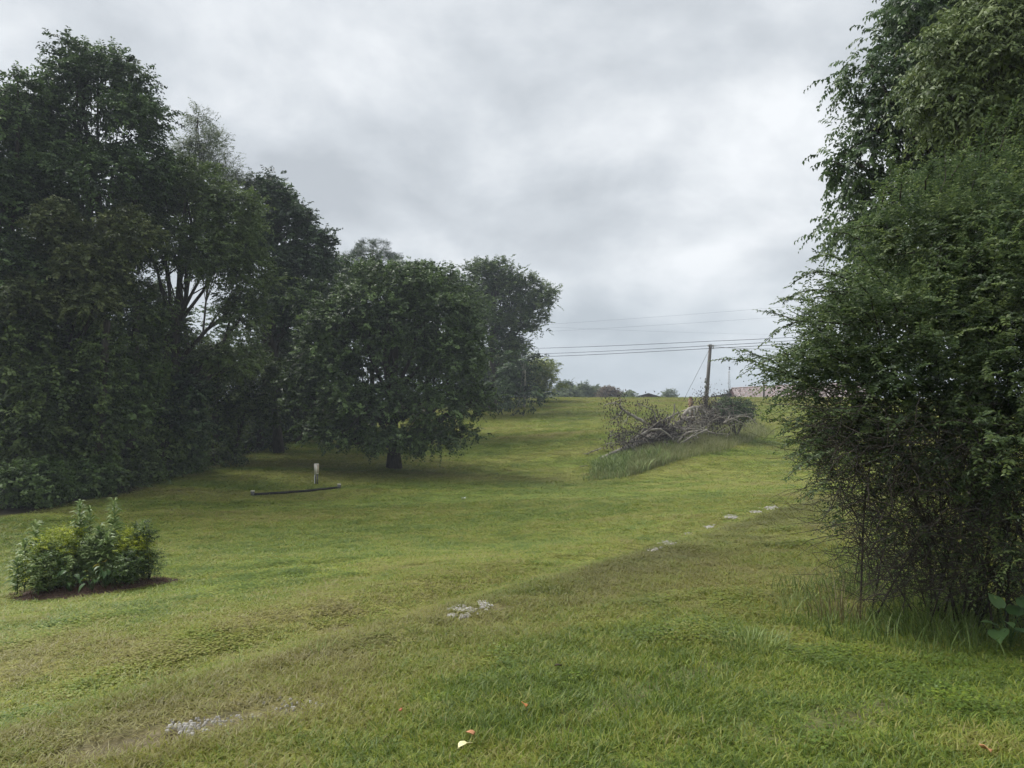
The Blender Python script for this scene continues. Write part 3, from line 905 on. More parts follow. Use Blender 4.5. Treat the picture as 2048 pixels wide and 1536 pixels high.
G = 'shrubs along the wood edge'
for i, (px, py, w, h, Y, mat, n, lab) in enumerate([
    (30, 955, 190, 170, 0, 'bush', 420, 'feathery bright sumac-like shrub at the frame edge'),
    (40, 1026, 170, 85, 0, 'bush', 380, 'low leafy bush at the frame edge right beside the lawn'),
    (150, 1004, 150, 75, 0, 'bush', 330, 'low green bush behind the tall garden stalks'),
    (240, 983, 150, 85, 0, 'ivy', 330, 'low rounded bush with a dark hollow beneath'),
    (335, 955, 150, 110, 0, 'bush', 360, 'drooping bush jutting out onto the lawn edge'),
    (425, 927, 120, 85, 0, 'ivy', 280, 'small leafy bush where the wood edge climbs'),
    (505, 902, 120, 60, 0, 'ivy', 220, 'low dim bush near the deep shade behind the maple'),
    (575, 884, 110, 70, 0, 'deep', 200, 'dim bush tucked behind the maple skirt'),
    (150, 950, 150, 200, 0, 'ivy', 420, 'vine-smothered shrub under the olive tree'),
    (290, 925, 170, 190, 0, 'ivy', 460, 'tall dim vine-covered shrub behind the drooping bush'),
    (400, 895, 160, 170, 0, 'ivy', 400, 'dark shrub mass under the pale elm'),
    (90, 975, 140, 130, 0, 'ivy', 300, 'dim bush between the feathery shrub and the vines'),
    (500, 872, 130, 150, 0, 'deep', 300, 'shaded shrub reaching up beneath the dark knobbly tree')]):
    shrub('wood_edge_shrub', lab, px, py, w, h, Y, mat, n, 100 + i, group=G, leaf=.15 if i else .2, asp=.6 if i else .3, L=.4 if i else .7)


def vine_column(label, px, y0, y1, rpx, Y, seed, mat='ivy', n=420):
    rng = np.random.default_rng(seed)
    bx = at(px, y1, Y)[0]; base = np.array([bx, Y, gz(bx, Y) - .1])
    root = empty('vine_covered_trunk', base, label, 'tree trunk', 'vine-covered trunks in the wood')
    s = Y / F; top = at(px, y0, Y)[2]; lobes = []
    k = 6
    for i in range(k):
        z = base[2] + (top - base[2]) * (i + .5) / k
        lobes.append((base[0] + rng.normal(0, .25), Y + rng.normal(0, .2), z, rpx * s * rng.uniform(.75, 1.25), rpx * s, (top - base[2]) / k * .75))
    b = MB()
    foliage(b, rng, lobes, n, 3, 8, .35, .14, .75, droop=.45, hang=.45, up=.05, inner=.2, cl=.2, low=.8)
    b.build('vine_leaves', M[mat], root, origin=base).location = (0, 0, 0)
    t = MB(); t.tube(wander(rng, base, np.array([base[0] + .2, Y, top]), 7, .1), np.linspace(.24, .14, 7), 8)
    t.build('trunk', M['bark'], root, smooth=True, origin=base).location = (0, 0, 0)


vine_column('pale-leaved vine column on the trunk under the olive tree', 195, 640, 930, 30, 31.2, 201)
vine_column('dim vine column left of the pale-leaved one', 120, 700, 950, 38, 32, 202)
vine_column('vine-hung trunk below the pale elm limbs', 320, 660, 900, 36, 36.5, 203)
vine_column('vine-hung dark trunk beneath the dark knobbly tree', 520, 640, 860, 40, 48, 204, 'deep')
vine_column('vine-hung trunk at the frame edge', 20, 620, 980, 40, 31, 205)
vine_column('broad curtain of vines between the pale column and the elm', 255, 600, 920, 52, 34, 206, 'ivy', 620)
vine_column('vine-draped trunk standing in the middle of the wood shade', 430, 690, 900, 45, 42, 207, 'ivy', 460)
vine_column('tall vine-draped trunk under the walnut crown', 80, 560, 960, 50, 33, 208, 'ivy', 560)
vine_column('vine-draped trunk in the dark corner behind the maple', 590, 600, 870, 45, 53, 209, 'deep', 460)


def undergrowth():
    rng = np.random.default_rng(77); b = MB()
    lob = []
    for px in range(-150, 700, 70):
        Y = np.interp(px, [-150, 0, 300, 600], [36, 40, 46, 60])
        for py, hh in ((880, 80), (780, 90), (690, 70)):
            lob.append(lobe_px(px + rng.uniform(-20, 20), py, Y + rng.uniform(-1, 2), 75, hh, 1.6))
    for px in range(680, 1060, 60):
        lob.append(lobe_px(px, 760, 72, 50, 60, 2))
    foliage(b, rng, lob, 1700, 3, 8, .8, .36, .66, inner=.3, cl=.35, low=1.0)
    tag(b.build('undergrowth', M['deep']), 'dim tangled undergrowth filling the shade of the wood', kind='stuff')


undergrowth()

# far trees beyond the crest
for i, (px, py, w, h, Y, mat, n, lab) in enumerate([
    (1130, 797, 46, 32, 150, 'deep', 160, 'dark round treetop just beyond the skyline next to the yellow-green tree'),
    (1140, 797, 40, 16, 135, 'far', 110, 'pale low bush in front of the dark round treetop'),
    (1165, 797, 34, 26, 140, 'far', 130, 'light green tree standing highest between the pale bush and russet bush'),
    (1190, 797, 30, 20, 142, 'far', 100, 'small green tree right beside the russet bush'),
    (1222, 797, 44, 17, 132, 'russet', 110, 'brownish bush on the skyline'),
    (1255, 797, 26, 8, 130, 'far', 50, 'tiny low green bush between the russet bush and dark gable'),
    (1335, 797, 26, 11, 150, 'far', 60, 'small green bush at the right end of the dark gable')]):
    rng = np.random.default_rng(300 + i)
    top = at(px, py - h, Y); bx = top[0]; g0 = gz(bx, Y); base = np.array([bx, Y, g0 - .1])
    s = Y / F
    root = empty('far_tree', base, lab, 'tree', 'trees beyond the crest')
    lobes = [(bx + rng.uniform(-.6, .6) * w * s * .35, Y + rng.uniform(-1, 1), top[2] - s * h * rng.uniform(.4, .75), w * s * .32, w * s * .3, s * h * .42 + .3) for j in range(4)]
    lobes.append((bx, Y, (top[2] + g0) / 2, w * s * .45, w * s * .4, (top[2] - g0) * .42))
    b = MB(); foliage(b, rng, lobes, n * 2, 3, 7, .8, .38, .6, inner=.25, cl=.35, low=.9)
    b.build('crown', M[mat], root, origin=base).location = (0, 0, 0)
    t = MB(); t.tube(np.array([base, [bx, Y, (top[2] + g0) / 2], [bx, Y, top[2] - .5]]), [.16, .12, .04], 6)
    t.build('trunk', M['bark'], root, origin=base).location = (0, 0, 0)


# ------------------------------------------------------------------ right side
def privet():
    rng = np.random.default_rng(41)
    base = gp(1930, 1275); base[2] -= .05
    root = empty('privet_bush', base, 'huge arching privet bush with bare tangled stems below', 'bush')
    lobes = [lobe_px(1920, 585, 7.6, 195, 225, 1.3), lobe_px(1770, 670, 7.1, 140, 130, 1.0), lobe_px(2020, 430, 7.8, 190, 165, 1.3), lobe_px(1690, 770, 7.1, 115, 95, .8), lobe_px(1670, 745, 7.0, 56, 50, .5),
             lobe_px(1880, 850, 6.7, 190, 150, 1.0), lobe_px(2080, 700, 6.4, 210, 300, 1.2), lobe_px(1835, 480, 7.6, 100, 105, .9), lobe_px(2040, 900, 6.2, 150, 140, .9), lobe_px(1690, 900, 7.2, 70, 60, .5)]
    b = MB()
    n1 = 2300
    C = foliage(b, rng, boughs(rng, lobes, 13), n1, 3, 18, .34, .050, .46, droop=.25, hang=.12, up=.2, spread=.5, inner=.2, cl=.10, low=.5, tvar=.2)
    low = [lobe_px(1800, 1000, 7.0, 140, 90, .8), lobe_px(1980, 1030, 6.6, 130, 120, .9), lobe_px(1900, 1120, 7.4, 150, 90, .7), lobe_px(2050, 1130, 6.6, 110, 110, .7)]
    foliage(b, rng, low, 520, 2, 14, .3, .042, .45, droop=.3, hang=.2, up=.1, inner=.7, cl=.12, low=1.0)
    # long arching outer shoots, laid branch by branch
    tw = MB()
    shoots = [((1700, 700), (1480, 752)), ((1720, 690), (1530, 742)), ((1700, 650), (1515, 697)), ((1690, 590), (1548, 608)), ((1700, 560), (1575, 575)), ((1680, 520), (1625, 520)),
              ((1720, 640), (1580, 640)), ((1690, 780), (1545, 800)), ((1700, 820), (1555, 870)), ((1690, 860), (1570, 915)), ((1690, 760), (1590, 745)), ((1700, 730), (1560, 712)),
              ((1760, 420), (1790, 310)), ((1800, 400), (1815, 330)), ((1900, 360), (1935, 285)), ((1960, 320), (1985, 215)), ((2000, 300), (2035, 200)), ((1850, 380), (1880, 330)), ((1740, 900), (1570, 960)), ((1720, 940), (1600, 1000)),
              ((1880, 650), (1960, 655)), ((1800, 720), (1700, 735)), ((1750, 600), (1620, 590)), ((1720, 480), (1660, 470)), ((1700, 690), (1600, 690)), ((2040, 560), (1990, 700))]
    cen = np.array([base[0] + .1, base[1] + .6])
    for q in C[rng.choice(len(C), 260, False)]:
        o2 = q[:2] - cen; o2 = o2 / (np.linalg.norm(o2) + 1e-6)
        d = unit(np.array([o2[0] * .8 - .35, o2[1] * .8 - .2, rng.uniform(.05, .75)]) + rng.normal(0, .22, 3))
        shoots.append((q - d * .15, q + d * rng.uniform(.3, .75)))
    for (a, c) in shoots:
        A, Cc = a, c
        if len(a) == 2:
            Y0 = rng.uniform(6.6, 7.2); Y1 = Y0 - rng.uniform(-.1, .5)
            A, Cc = at(*a, Y0), at(*c, Y1)
        L = np.linalg.norm(Cc - A)
        P = wander(rng, A, Cc, 9, .02, .10 * L)
        tw.tube(P, np.linspace(.008, .002, 9), 4)
        T = unit(np.gradient(P, axis=0))
        for i in range(1, 9):
            for s in (-1, 1):
                d = unit(T[i] + rng.normal(0, .45, 3) + np.array([0, 0, .15]))
                if i < 7: sprays(b, rng, P[i][None], d[None], .22 * (1.15 - i / 9), 12, .042, .42, .3, hang=.2, ctint=np.array([rng.normal(.5, .15)]))
        k = max(6, int(L / .035)); f = np.linspace(0, 8, k)
        pos = np.column_stack([np.interp(f, range(9), P[:, j]) for j in range(3)]); tt = np.column_stack([np.interp(f, range(9), T[:, j]) for j in range(3)])
        sd_ = unit(np.cross(tt, [0, 0, 1.0]))
        for s in (-1, 1):
            ax = unit(tt * .5 + sd_ * s * .8 + rng.normal(0, .2, tt.shape) - np.array([0, 0, .15]))
            leaf_quads(b, pos, ax, unit(np.array([0, 0, 1.]) + rng.normal(0, .35, tt.shape)), .05 * rng.uniform(.8, 1.2, k), .021, rng.normal(.55, .15, k))
    b.build('foliage', M['privet'], root, origin=base).location = (0, 0, 0)
    # stems and bare lower tangle
    g = lambda: np.array([base[0] + rng.normal(0.35, .38), base[1] + rng.normal(.35, .4), base[2]])
    for i in range(40):
        q = C[rng.integers(len(C))]; s = g()
        m = (s + q) / 2 + np.array([rng.normal(-.1, .4), rng.normal(0, .35), rng.uniform(-.2, .4)])
        P = np.vstack([wander(rng, s, m, 6, .07)[:-1], wander(rng, m, q, 7, .07)])
        for _ in range(3): P[1:-1] = (P[:-2] + P[1:-1] * 2 + P[2:]) / 4
        tw.tube(P, np.linspace(rng.uniform(.005, .012), .003, len(P)), 5)
        for j in range(5):
            a = P[rng.integers(4, len(P))]; e = C[np.argmin(((C - a) ** 2).sum(1) + rng.uniform(0, 1.2, len(C)))]
            tw.tube(wander(rng, a, e, 5, .04), np.linspace(.006, .002, 5), 3)
    tw.build('stem', M['twig'], root, origin=base).location = (0, 0, 0)
    bt = MB()
    for i in range(3000):
        px = rng.uniform(1640, 2150); py = rng.uniform(840, 1200) + max(0, (1740 - px)) * -.8
        if px < 1640 + (py - 930) * .42: continue
        a = at(px, py, rng.uniform(5.9, 7.8))
        ang = rng.uniform(0, 6.28); ln = rng.uniform(.25, .75)
        e = a + np.array([math.cos(ang) * ln, rng.normal(0, .2), math.sin(ang) * ln * .38])
        e[2] = max(e[2], base[2] + .05)
        bt.tube(wander(rng, a, e, 6, .07, rng.normal(.03, .10)), np.linspace(rng.uniform(.002, .0055), .0012, 6), 3, cap=False)
    bt.build('bare_twigs', M['twig'], root, origin=base).location = (0, 0, 0)
    bt_ = bt


privet()
tree('hackberry_tree', 'tall dark leafy tree rising out of frame behind the privet', 'tree', 1960, 13.5,
     [(1890, 50, 13.2, 120, 95, 1.2), (1815, 60, 13, 55, 60, .7), (1760, 160, 13, 72, 66, .8), (1830, 210, 13, 110, 90, 1.1), (1760, 260, 13, 62, 60, .7), (1720, 330, 12.8, 55, 50, .6), (1780, 380, 12.8, 90, 80, .9),
      (1730, 470, 12.7, 60, 60, .7), (1960, 120, 14, 180, 190, 1.8), (1900, 330, 13.5, 150, 130, 1.4), (2080, 250, 14, 150, 250, 1.6), (1800, 560, 13, 130, 130, 1.2), (1990, -60, 13.8, 200, 120, 1.6)],
     'dkoak', ((2000, 3, 13, .42, .11, .5), dict(droop=.5, hang=.65, up=.05, inner=.22, cl=.14, low=.8)), .22, 31, None, twigs=5)
tree('hickory_tree', 'paler tree with drooping compound leaves in the upper corner', 'tree', 2090, 10.6,
     [(1900, 130, 10.8, 75, 85, .7), (1990, 130, 10.6, 110, 120, .9), (2060, 60, 10.6, 100, 100, .9), (1880, 220, 10.8, 70, 60, .6), (1990, 260, 10.6, 90, 60, .7), (2070, 220, 10.6, 80, 90, .8), (1960, 30, 10.8, 80, 50, .6)],
     'pale', ((800, 3, 13, .42, .12, .34), dict(droop=.6, hang=.5, up=.05, inner=.2, cl=.12, low=.8)), .13, 32, None, twigs=6)

# ------------------------------------------------------------------ weeds at the foot of the privet
def blades_on(b, rng, P, h, w, bend, lean=None, tint=.5, tsd=.2, seg=4):
    n = len(P)
    h = np.broadcast_to(h, (n,)); t = np.linspace(0, 1, seg)
    a = rng.uniform(0, 6.28, n) if lean is None else lean
    ld = np.column_stack([np.cos(a), np.sin(a), np.zeros(n)]); wa = a + math.pi / 2 + rng.normal(0, .5, n)
    wd = np.column_stack([np.cos(wa), np.sin(wa), np.zeros(n)])
    bd = bend * rng.uniform(.3, 1.2, n)
    pts = P[:, None] + ld[:, None] * (h * bd)[:, None, None] * (t ** 2)[None, :, None]
    pts[..., 2] += h[:, None] * (t[None] - .45 * bd[:, None] * t[None] ** 2.5)
    ww = w * rng.uniform(.6, 1.2, n)[:, None] * (1 - t[None] ** 2 * .95)
    Lf = pts - wd[:, None] * ww[..., None] / 2; Rt = pts + wd[:, None] * ww[..., None] / 2
    V = np.stack([Lf, Rt], 2).reshape(-1, 3)
    i = (np.arange(n) * seg * 2)[:, None] + np.arange(seg - 1)[None] * 2
    q = np.stack([i, i + 1, i + 3, i + 2], -1).reshape(-1, 4)
    ti = np.repeat(np.clip(rng.normal(tint, tsd, n), 0, 1), seg - 1)
    b.add(V, q, tint=ti)


def grass_clump(name, label, px, py, n, rad, h, w, bend, mat, seed, group='weeds at the privet foot', cat='grass clump', tint=.5):
    rng = np.random.default_rng(seed); c = gp(px, py)
    a = rng.uniform(0, 6.28, n); r = rad * np.sqrt(rng.random(n))
    P = np.column_stack([c[0] + r * np.cos(a), c[1] + r * np.sin(a), np.zeros(n)]); P[:, 2] = ground(P[:, 0], P[:, 1]) - .01
    b = MB(); blades_on(b, rng, P, h * rng.uniform(.5, 1.15, n), w, bend, lean=a + rng.normal(0, .5, n), tint=tint)
    return tag(b.build(name, M[mat], origin=c), label, cat, group)


grass_clump('grass_clump', 'tall straw-tipped grass clump arching out from the bare stems', 1720, 1190, 120, .22, .95, .008, .7, 'tallgrass', 501, tint=.35)
grass_clump('grass_clump', 'dry wiry grass clump beside the tall straw-tipped one', 1670, 1240, 110, .25, .55, .007, .9, 'drygrass', 502)
grass_clump('grass_clump', 'dark green drooping grass in the shade under the bush', 1850, 1260, 240, .45, .42, .010, .8, 'tallgrass', 503, tint=.15)
grass_clump('grass_clump', 'long pale-bladed grass in front of the bare stems', 1590, 1215, 50, .25, .25, .009, .9, 'tallgrass', 504, tint=.7)
grass_clump('grass_clump', 'shaggy grass at the frame edge next to the broad leaves', 1930, 1290, 220, .4, .32, .010, .8, 'tallgrass', 505, tint=.2)
grass_clump('weed_clump', 'bushy yellow-green weed clump beside the shaded grass', 1500, 1300, 240, .28, .20, .008, .7, 'tallgrass', 506, tint=.62)


for i, (px, py, lab) in enumerate([(285, 1365, 'pale arching grass tuft nearest the gravel strip'), (320, 1372, 'loose pale grass tuft beside the arching one'), (210, 1392, 'small bent grass tuft out on the mown slope'),
                                   (480, 1325, 'thin pale tuft midway along the track edge'), (640, 1305, 'short bluish grass tuft on the track edge'), (735, 1245, 'upright pale tuft above the worn brown strip')]):
    grass_clump('grass_tuft', lab, px, py, 16, .10, .17, .008, .95, 'tallgrass', 520 + i, 'pale grass tufts along the track', tint=.75)


def undershade_weeds():
    rng = np.random.default_rng(510); n = 5200; b = MB()
    u = rng.random(n)
    x = rng.uniform(2.4, 6.2, n); y = rng.uniform(5.4, 9.5, n)
    k = fbm(x * 1.2, y * 1.2, 8, 3) + rng.normal(0, .08, n) > .42
    k &= ((x - 4.6) / 2.3) ** 2 + ((y - 7.3) / 1.9) ** 2 < 1
    x, y = x[k], y[k]
    blades_on(b, rng, np.column_stack([x, y, ground(x, y) - .01]), rng.uniform(.12, .36, len(x)), .008, .9, tint=.25)
    tag(b.build('weeds', M['tallgrass']), 'shaggy unmown grass and weeds under the privet', kind='stuff')


undershade_weeds()


def broad_leaf(L, Wd, cup=.12, n=7, heart=True):
    """a heart-shaped leaf mesh with a midrib and drooping tip, 24 faces"""
    t = np.linspace(0, 1, n)
    w = Wd * np.sin(np.clip(t * 1.02 + .06, 0, 1) ** .72 * math.pi) * .5
    V = []
    for i in range(n):
        z = cup * L * (math.sin(t[i] * 2.2) - t[i] * 1.15)
        for s in (-1, -.5, 0, .5, 1):
            V.append([s * w[i], t[i] * L - (abs(s) * .12 * L if t[i] < .2 and heart else 0), z + abs(s) * w[i] * .28])
    q = [[i * 5 + j, i * 5 + j + 1, (i + 1) * 5 + j + 1, (i + 1) * 5 + j] for i in range(n - 1) for j in range(4)]
    return np.array(V), q


def place(V, pos, yaw, pitch, roll=0, s=1.0):
    cy, sy = math.cos(yaw), math.sin(yaw); cpp, spp = math.cos(pitch), math.sin(pitch); cr, sr = math.cos(roll), math.sin(roll)
    Rr = np.array([[cr, 0, sr], [0, 1, 0], [-sr, 0, cr]]); Rp = np.array([[1, 0, 0], [0, cpp, -spp], [0, spp, cpp]])
    Ry = np.array([[cy, -sy, 0], [sy, cy, 0], [0, 0, 1]])
    return (V * s) @ (Ry @ Rp @ Rr).T + pos


def big_leaf_plant():
    rng = np.random.default_rng(61); Y = 5.75
    base = gp(2020, 1300)
    root = empty('broad_leaved_plant', base, 'young plant with large heart-shaped leaves at the frame edge', 'plant')
    stem = MB()
    LV, lq = broad_leaf(.15, .13)
    for i, (px, py, dy, yaw, pit, s) in enumerate([(2000, 1215, 0, .3, .75, .95), (1990, 1250, -.05, 1.5, .2, .8), (2030, 1230, .02, -.9, .3, 1.15), (1998, 1262, -.1, 2.6, -.35, 1.15), (2032, 1262, -.1, -2.2, -.3, 1.1), (2050, 1215, 0, -.6, .5, 1.0), (2015, 1245, -.05, 3.0, -.2, .6), (2060, 1255, -.05, -1.6, .1, 1.1)]):
        p = at(px, py, base[1] - .05 + dy)
        b = MB(); b.add(place(LV, p, yaw, pit, rng.normal(0, .25), s), lq, tint=rng.uniform(.35, .75))
        b.build('leaf', M['broad'], root, True, origin=base).location = (0, 0, 0)
        stem.tube(wander(rng, base + [0, 0, .02], p, 5, .01, .03), np.linspace(.006, .003, 5), 5)
    stem.build('stem', M['broad'], root, origin=base).location = (0, 0, 0)


big_leaf_plant()


# ------------------------------------------------------------------ garden bed
def bed():
    rng = np.random.default_rng(70)
    cx, cy = BED
    n, rings = 40, 8
    b = MB(); V = []
    for k in range(rings + 1):
        f = k / rings
        for j in range(n):
            a = j * 2 * math.pi / n; rr = 1 + .10 * math.sin(3 * a + 1) + .06 * math.sin(7 * a)
            x = cx + 1.5 * rr * f * math.cos(a); y = cy + .85 * rr * f * math.sin(a)
            V.append([x, y, gz(x, y) + .14 * (1 - f ** 3) * (.7 + .5 * vnoise(x * 5, y * 5, 3)) - .02 * f])
    q = [[k * n + j, k * n + (j + 1) % n, (k + 1) * n + (j + 1) % n, (k + 1) * n + j] for k in range(rings) for j in range(n)]
    b.add(np.array(V), q)
    tag(b.build('garden_bed', M['mulch'], smooth=True), 'oval bed of reddish brown mulch holding the flower plants', 'garden bed')
    # litter strands on the mulch
    s = MB(); m = 2600
    a = rng.uniform(0, 6.28, m); r = np.sqrt(rng.random(m))
    x = cx + 1.5 * r * np.cos(a); y = cy + .85 * r * np.sin(a)
    z = ground(x, y) + .13 * (1 - r ** 3)
    blades_on(s, rng, np.column_stack([x, y, z]), rng.uniform(.03, .10, m), .008, 2.0, tint=.3, seg=3)
    tag(s.build('mulch_litter', leaf_mat('straw', (.06, .03, .018), (.14, .075, .045), (.24, .16, .09), rough=.9, trans=0)), 'dry straw and bark strands over the mulch', kind='stuff')


bed()
GP = 'plants in the mulched garden bed'


def bed_pt(px, dy):
    y = BED[1] + dy
    x = at(px, 1150, y)[0]
    return np.array([x, y, gz(x, y) + .06])


def lily(label, px, ytop, dy, seed, leaf=.15, mat='lily', lean=0.0, ring=1.0):
    rng = np.random.default_rng(seed)
    base = bed_pt(px, dy); top = at(px, ytop, base[1]); top[0] += lean
    root = empty('lily_plant', base, label, 'plant', GP)
    t = MB(); P = wander(rng, base, top, 8, .012); t.tube(P, np.linspace(.011, .005, 8), 6)
    t.build('stalk', M['lily'], root, True, origin=base).location = (0, 0, 0)
    H = np.linalg.norm(top - base); n = int(H / .0095)
    f = np.linspace(.12, 1, n); pos = np.column_stack([np.interp(f, np.linspace(0, 1, 8), P[:, j]) for j in range(3)])
    a = np.arange(n) * 2.4 + rng.normal(0, .3, n)
    b = MB()
    # strap leaves: two-piece, arching out then down
    el = np.interp(f, [0, .8, 1], [.0, .45, 1.15])
    d = np.column_stack([np.cos(a) * np.cos(el), np.sin(a) * np.cos(el), np.sin(el)])
    ln = leaf * np.interp(f, [0, .3, .8, 1], [.9, 1.2, 1.15, .8]) * rng.uniform(.8, 1.2, n)
    side = unit(unit(np.cross(d, [0, 0, 1.])) + np.array([0, 0, 1.]) * rng.normal(0, .7, n)[:, None])
    w = ln * .2
    p1 = pos + d * (ln * .55)[:, None]; p2 = p1 + unit(d + np.array([0, 0, -.9]))* (ln * .5)[:, None]
    V = np.stack([pos - side * (w * .35)[:, None], pos + side * (w * .35)[:, None], p1 + side * (w * .5)[:, None], p1 - side * (w * .5)[:, None], p2], 1).reshape(-1, 3)
    i = (np.arange(n) * 5)[:, None]
    ti = np.clip(rng.normal(.5, .2, n), 0, 1)
    b.add(V, i + np.array([[0, 1, 2, 3]]), i + np.array([[3, 2, 4]]), tint=ti)
    b.build('leaves', M[mat], root, origin=base).location = (0, 0, 0)
    return root


for i, (lab, px, yt, dy, ls) in enumerate([
    ('tallest leafy lily stalk rising from the middle of the bed', 160, 1012, .2, .16),
    ('thinner lily stalk close beside the tallest one', 180, 1022, .3, .13),
    ('tall lily stalk with a branching tip above the broad leaves', 228, 1008, .25, .15),
    ('upright lily stalk behind the near yellow-green shrub', 72, 1052, .1, .15),
    ('shorter lily stalk leaning out at the end of the bed', 50, 1088, -.1, .16),
    ('low lily stalk spilling onto the lawn', 36, 1128, -.3, .16),
    ('small lily stalk at the front corner of the bed', 78, 1128, -.55, .14),
    ('lily stalk crowded between the two yellow-green shrubs', 200, 1060, .0, .16),
    ('lily stalk in front of the second yellow-green shrub', 215, 1075, -.2, .15),
    ('bluish lily stalk at the far end of the bed', 285, 1048, .25, .13)]):
    lily(lab, px, yt - 4, dy, 700 + i, ls * 1.25)


def bed_shrub(name, label, px, ytop, wpx, dy, mat, n, seed, leaf, asp, stemh=.1, L=.16, tint=None):
    rng = np.random.default_rng(seed); base = bed_pt(px, dy); s = base[1] / F
    top = at(px, ytop, base[1])[2]; H = top - base[2]; R = wpx * s / 2
    root = empty(name, base, label, 'plant', GP)
    lobes = [(base[0] + rng.uniform(-.4, .4) * R, base[1] + rng.uniform(-.4, .4) * R, base[2] + H * h, R * .6, R * .6, H * .26) for h in (.35, .5, .6, .7, .72)]
    b = MB(); C = foliage(b, rng, lobes, n, 3, 8, L, leaf, asp, droop=.2, hang=.1, up=.4, inner=.3, cl=.04, low=.8)
    b.build('leaves', M[mat], root, origin=base).location = (0, 0, 0)
    t = MB()
    for q in C[rng.choice(len(C), 14, False)]: t.tube(wander(rng, base, q, 5, .02), np.linspace(.008, .003, 5), 4)
    t.build('stem', M['twig'], root, origin=base).location = (0, 0, 0)


bed_shrub('golden_shrub', 'larger yellow-green shrub nearer the end of the bed', 118, 1058, 105, .0, 'lime', 300, 720, .045, .55)
bed_shrub('golden_shrub', 'brighter yellow-green shrub at the far side of the bed', 258, 1060, 64, .0, 'lime', 230, 721, .04, .55)
bed_shrub('green_shrub', 'dark green leafy shrub below the larger yellow-green one', 110, 1095, 120, -.25, 'lily', 260, 722, .07, .45)
bed_shrub('green_shrub', 'dark green shrub under the brighter yellow-green one', 250, 1110, 66, -.2, 'bush', 200, 723, .06, .5)
bed_shrub('green_shrub', 'fine wispy shrub at the far tip of the bed', 298, 1100, 50, .1, 'bush', 120, 724, .04, .4)
bed_shrub('green_shrub', 'leafy green shrub filling the middle of the bed', 195, 1070, 80, -.05, 'lily', 260, 725, .09, .28)
bed_shrub('silver_shrub', 'pale-leaved sprigs sticking out beyond the yellow-green shrub', 285, 1040, 44, .15, 'silver', 60, 726, .06, .5)


def hosta(label, px, py, dy, seed, leaves, yellow=0):
    rng = np.random.default_rng(seed); base = bed_pt(px, dy)
    root = empty('broad_leaf_plant', base, label, 'plant', GP)
    LV, lq = broad_leaf(.14, .075, cup=.2, heart=False)
    st = MB()
    for i in range(leaves):
        yaw = math.pi + (i - leaves / 2) * 5.0 / leaves + rng.normal(0, .2); h = rng.uniform(.12, .45)
        p = base + np.array([-math.sin(yaw) * .12, math.cos(yaw) * .12, h])
        b = MB(); b.add(place(LV, p, yaw, rng.uniform(-.9, -.1), rng.normal(0, .3), rng.uniform(.8, 1.35)), lq, tint=rng.uniform(.3, .8))
        b.build('leaf', M['yellowleaf' if i < yellow else 'broad'], root, True, origin=base).location = (0, 0, 0)
        st.tube(wander(rng, base, p, 4, .01), [.006, .005, .004, .003], 4)
    st.build('stem', M['broad'], root, origin=base).location = (0, 0, 0)


hosta('broad-leaved plant with a few yellowed drooping leaves', 212, 1150, -.45, 731, 14, 4)
hosta('broad-leaved plant near the front middle of the bed', 140, 1160, -.5, 732, 10)
hosta('low broad-leaved plant at the mulch edge', 185, 1180, -.6, 733, 8)


# ------------------------------------------------------------------ pedestal, pipe
def pedestal():
    c = gp(633, 968); rz = -.45
    root = empty('utility_pedestal', c, 'cream utility box on grey legs standing on the lawn', 'utility box')
    root.rotation_euler = (0.02, 0, rz)
    b = MB(); b.box((0, 0, .73), (.17, .15, .46)); b.box((0, 0, .965), (.185, .165, .02)); b.box((0, 0, .49), (.15, .13, .03)); b.build('box', M['cream'], root)
    b = MB(); b.box((.088, 0, .73), (.012, .13, .42)); b.build('door', M['tan'], root)
    for x in (-.06, .06):
        b = MB(); b.box((x, 0, .22), (.04, .05, .5)); b.build('leg', M['blockgrey'], root)
    b = MB(); b.tube(np.array([[-.05, -.05, .48], [-.075, -.06, .3], [-.06, -.07, .12], [-.05, -.08, -.05]]), .016, 7); b.build('conduit', M['litterwhite'], root, True)
    p = gp(624, 965); b = MB(); b.tube(np.array([p + [0, 0, -.02], p + [0, 0, .07]]), .01, 6)
    tag(b.build('marker_peg', M['litterwhite'], origin=p), 'tiny white peg in the grass beside the utility box', 'peg')


pedestal()


def pipe():
    a, c = gp(505, 992), gp(678, 977)
    root = empty('drain_pipe', a, 'long black drain pipe lying on the lawn between two blocks', 'pipe')
    rng = np.random.default_rng(3)
    t = np.linspace(0.01, .99, 14)[:, None]; P = a + (c - a) * t
    P[:, 2] = ground(P[:, 0], P[:, 1]) + .05 + np.sin(t[:, 0] * 9) * .008
    P[:, 1] += np.sin(t[:, 0] * math.pi) * -.25
    b = MB(); b.tube(P, .052, 10); b.build('pipe', M['blackpipe'], root, True, origin=a).location = (0, 0, 0)
    for p in (a, c):
        q = MB(); q.box((p[0], p[1], gz(p[0], p[1]) + .085), (.15, .15, .19), .3); q.build('end_block', M['blockgrey'], root, origin=a).location = (0, 0, 0)
        q = MB(); q.box((p[0], p[1], gz(p[0], p[1]) + .195), (.165, .165, .03), .3); q.build('cap', M['cream'], root, origin=a).location = (0, 0, 0)


pipe()


# ------------------------------------------------------------------ brush pile
BP = 'dead wood heaped in the brush pile'


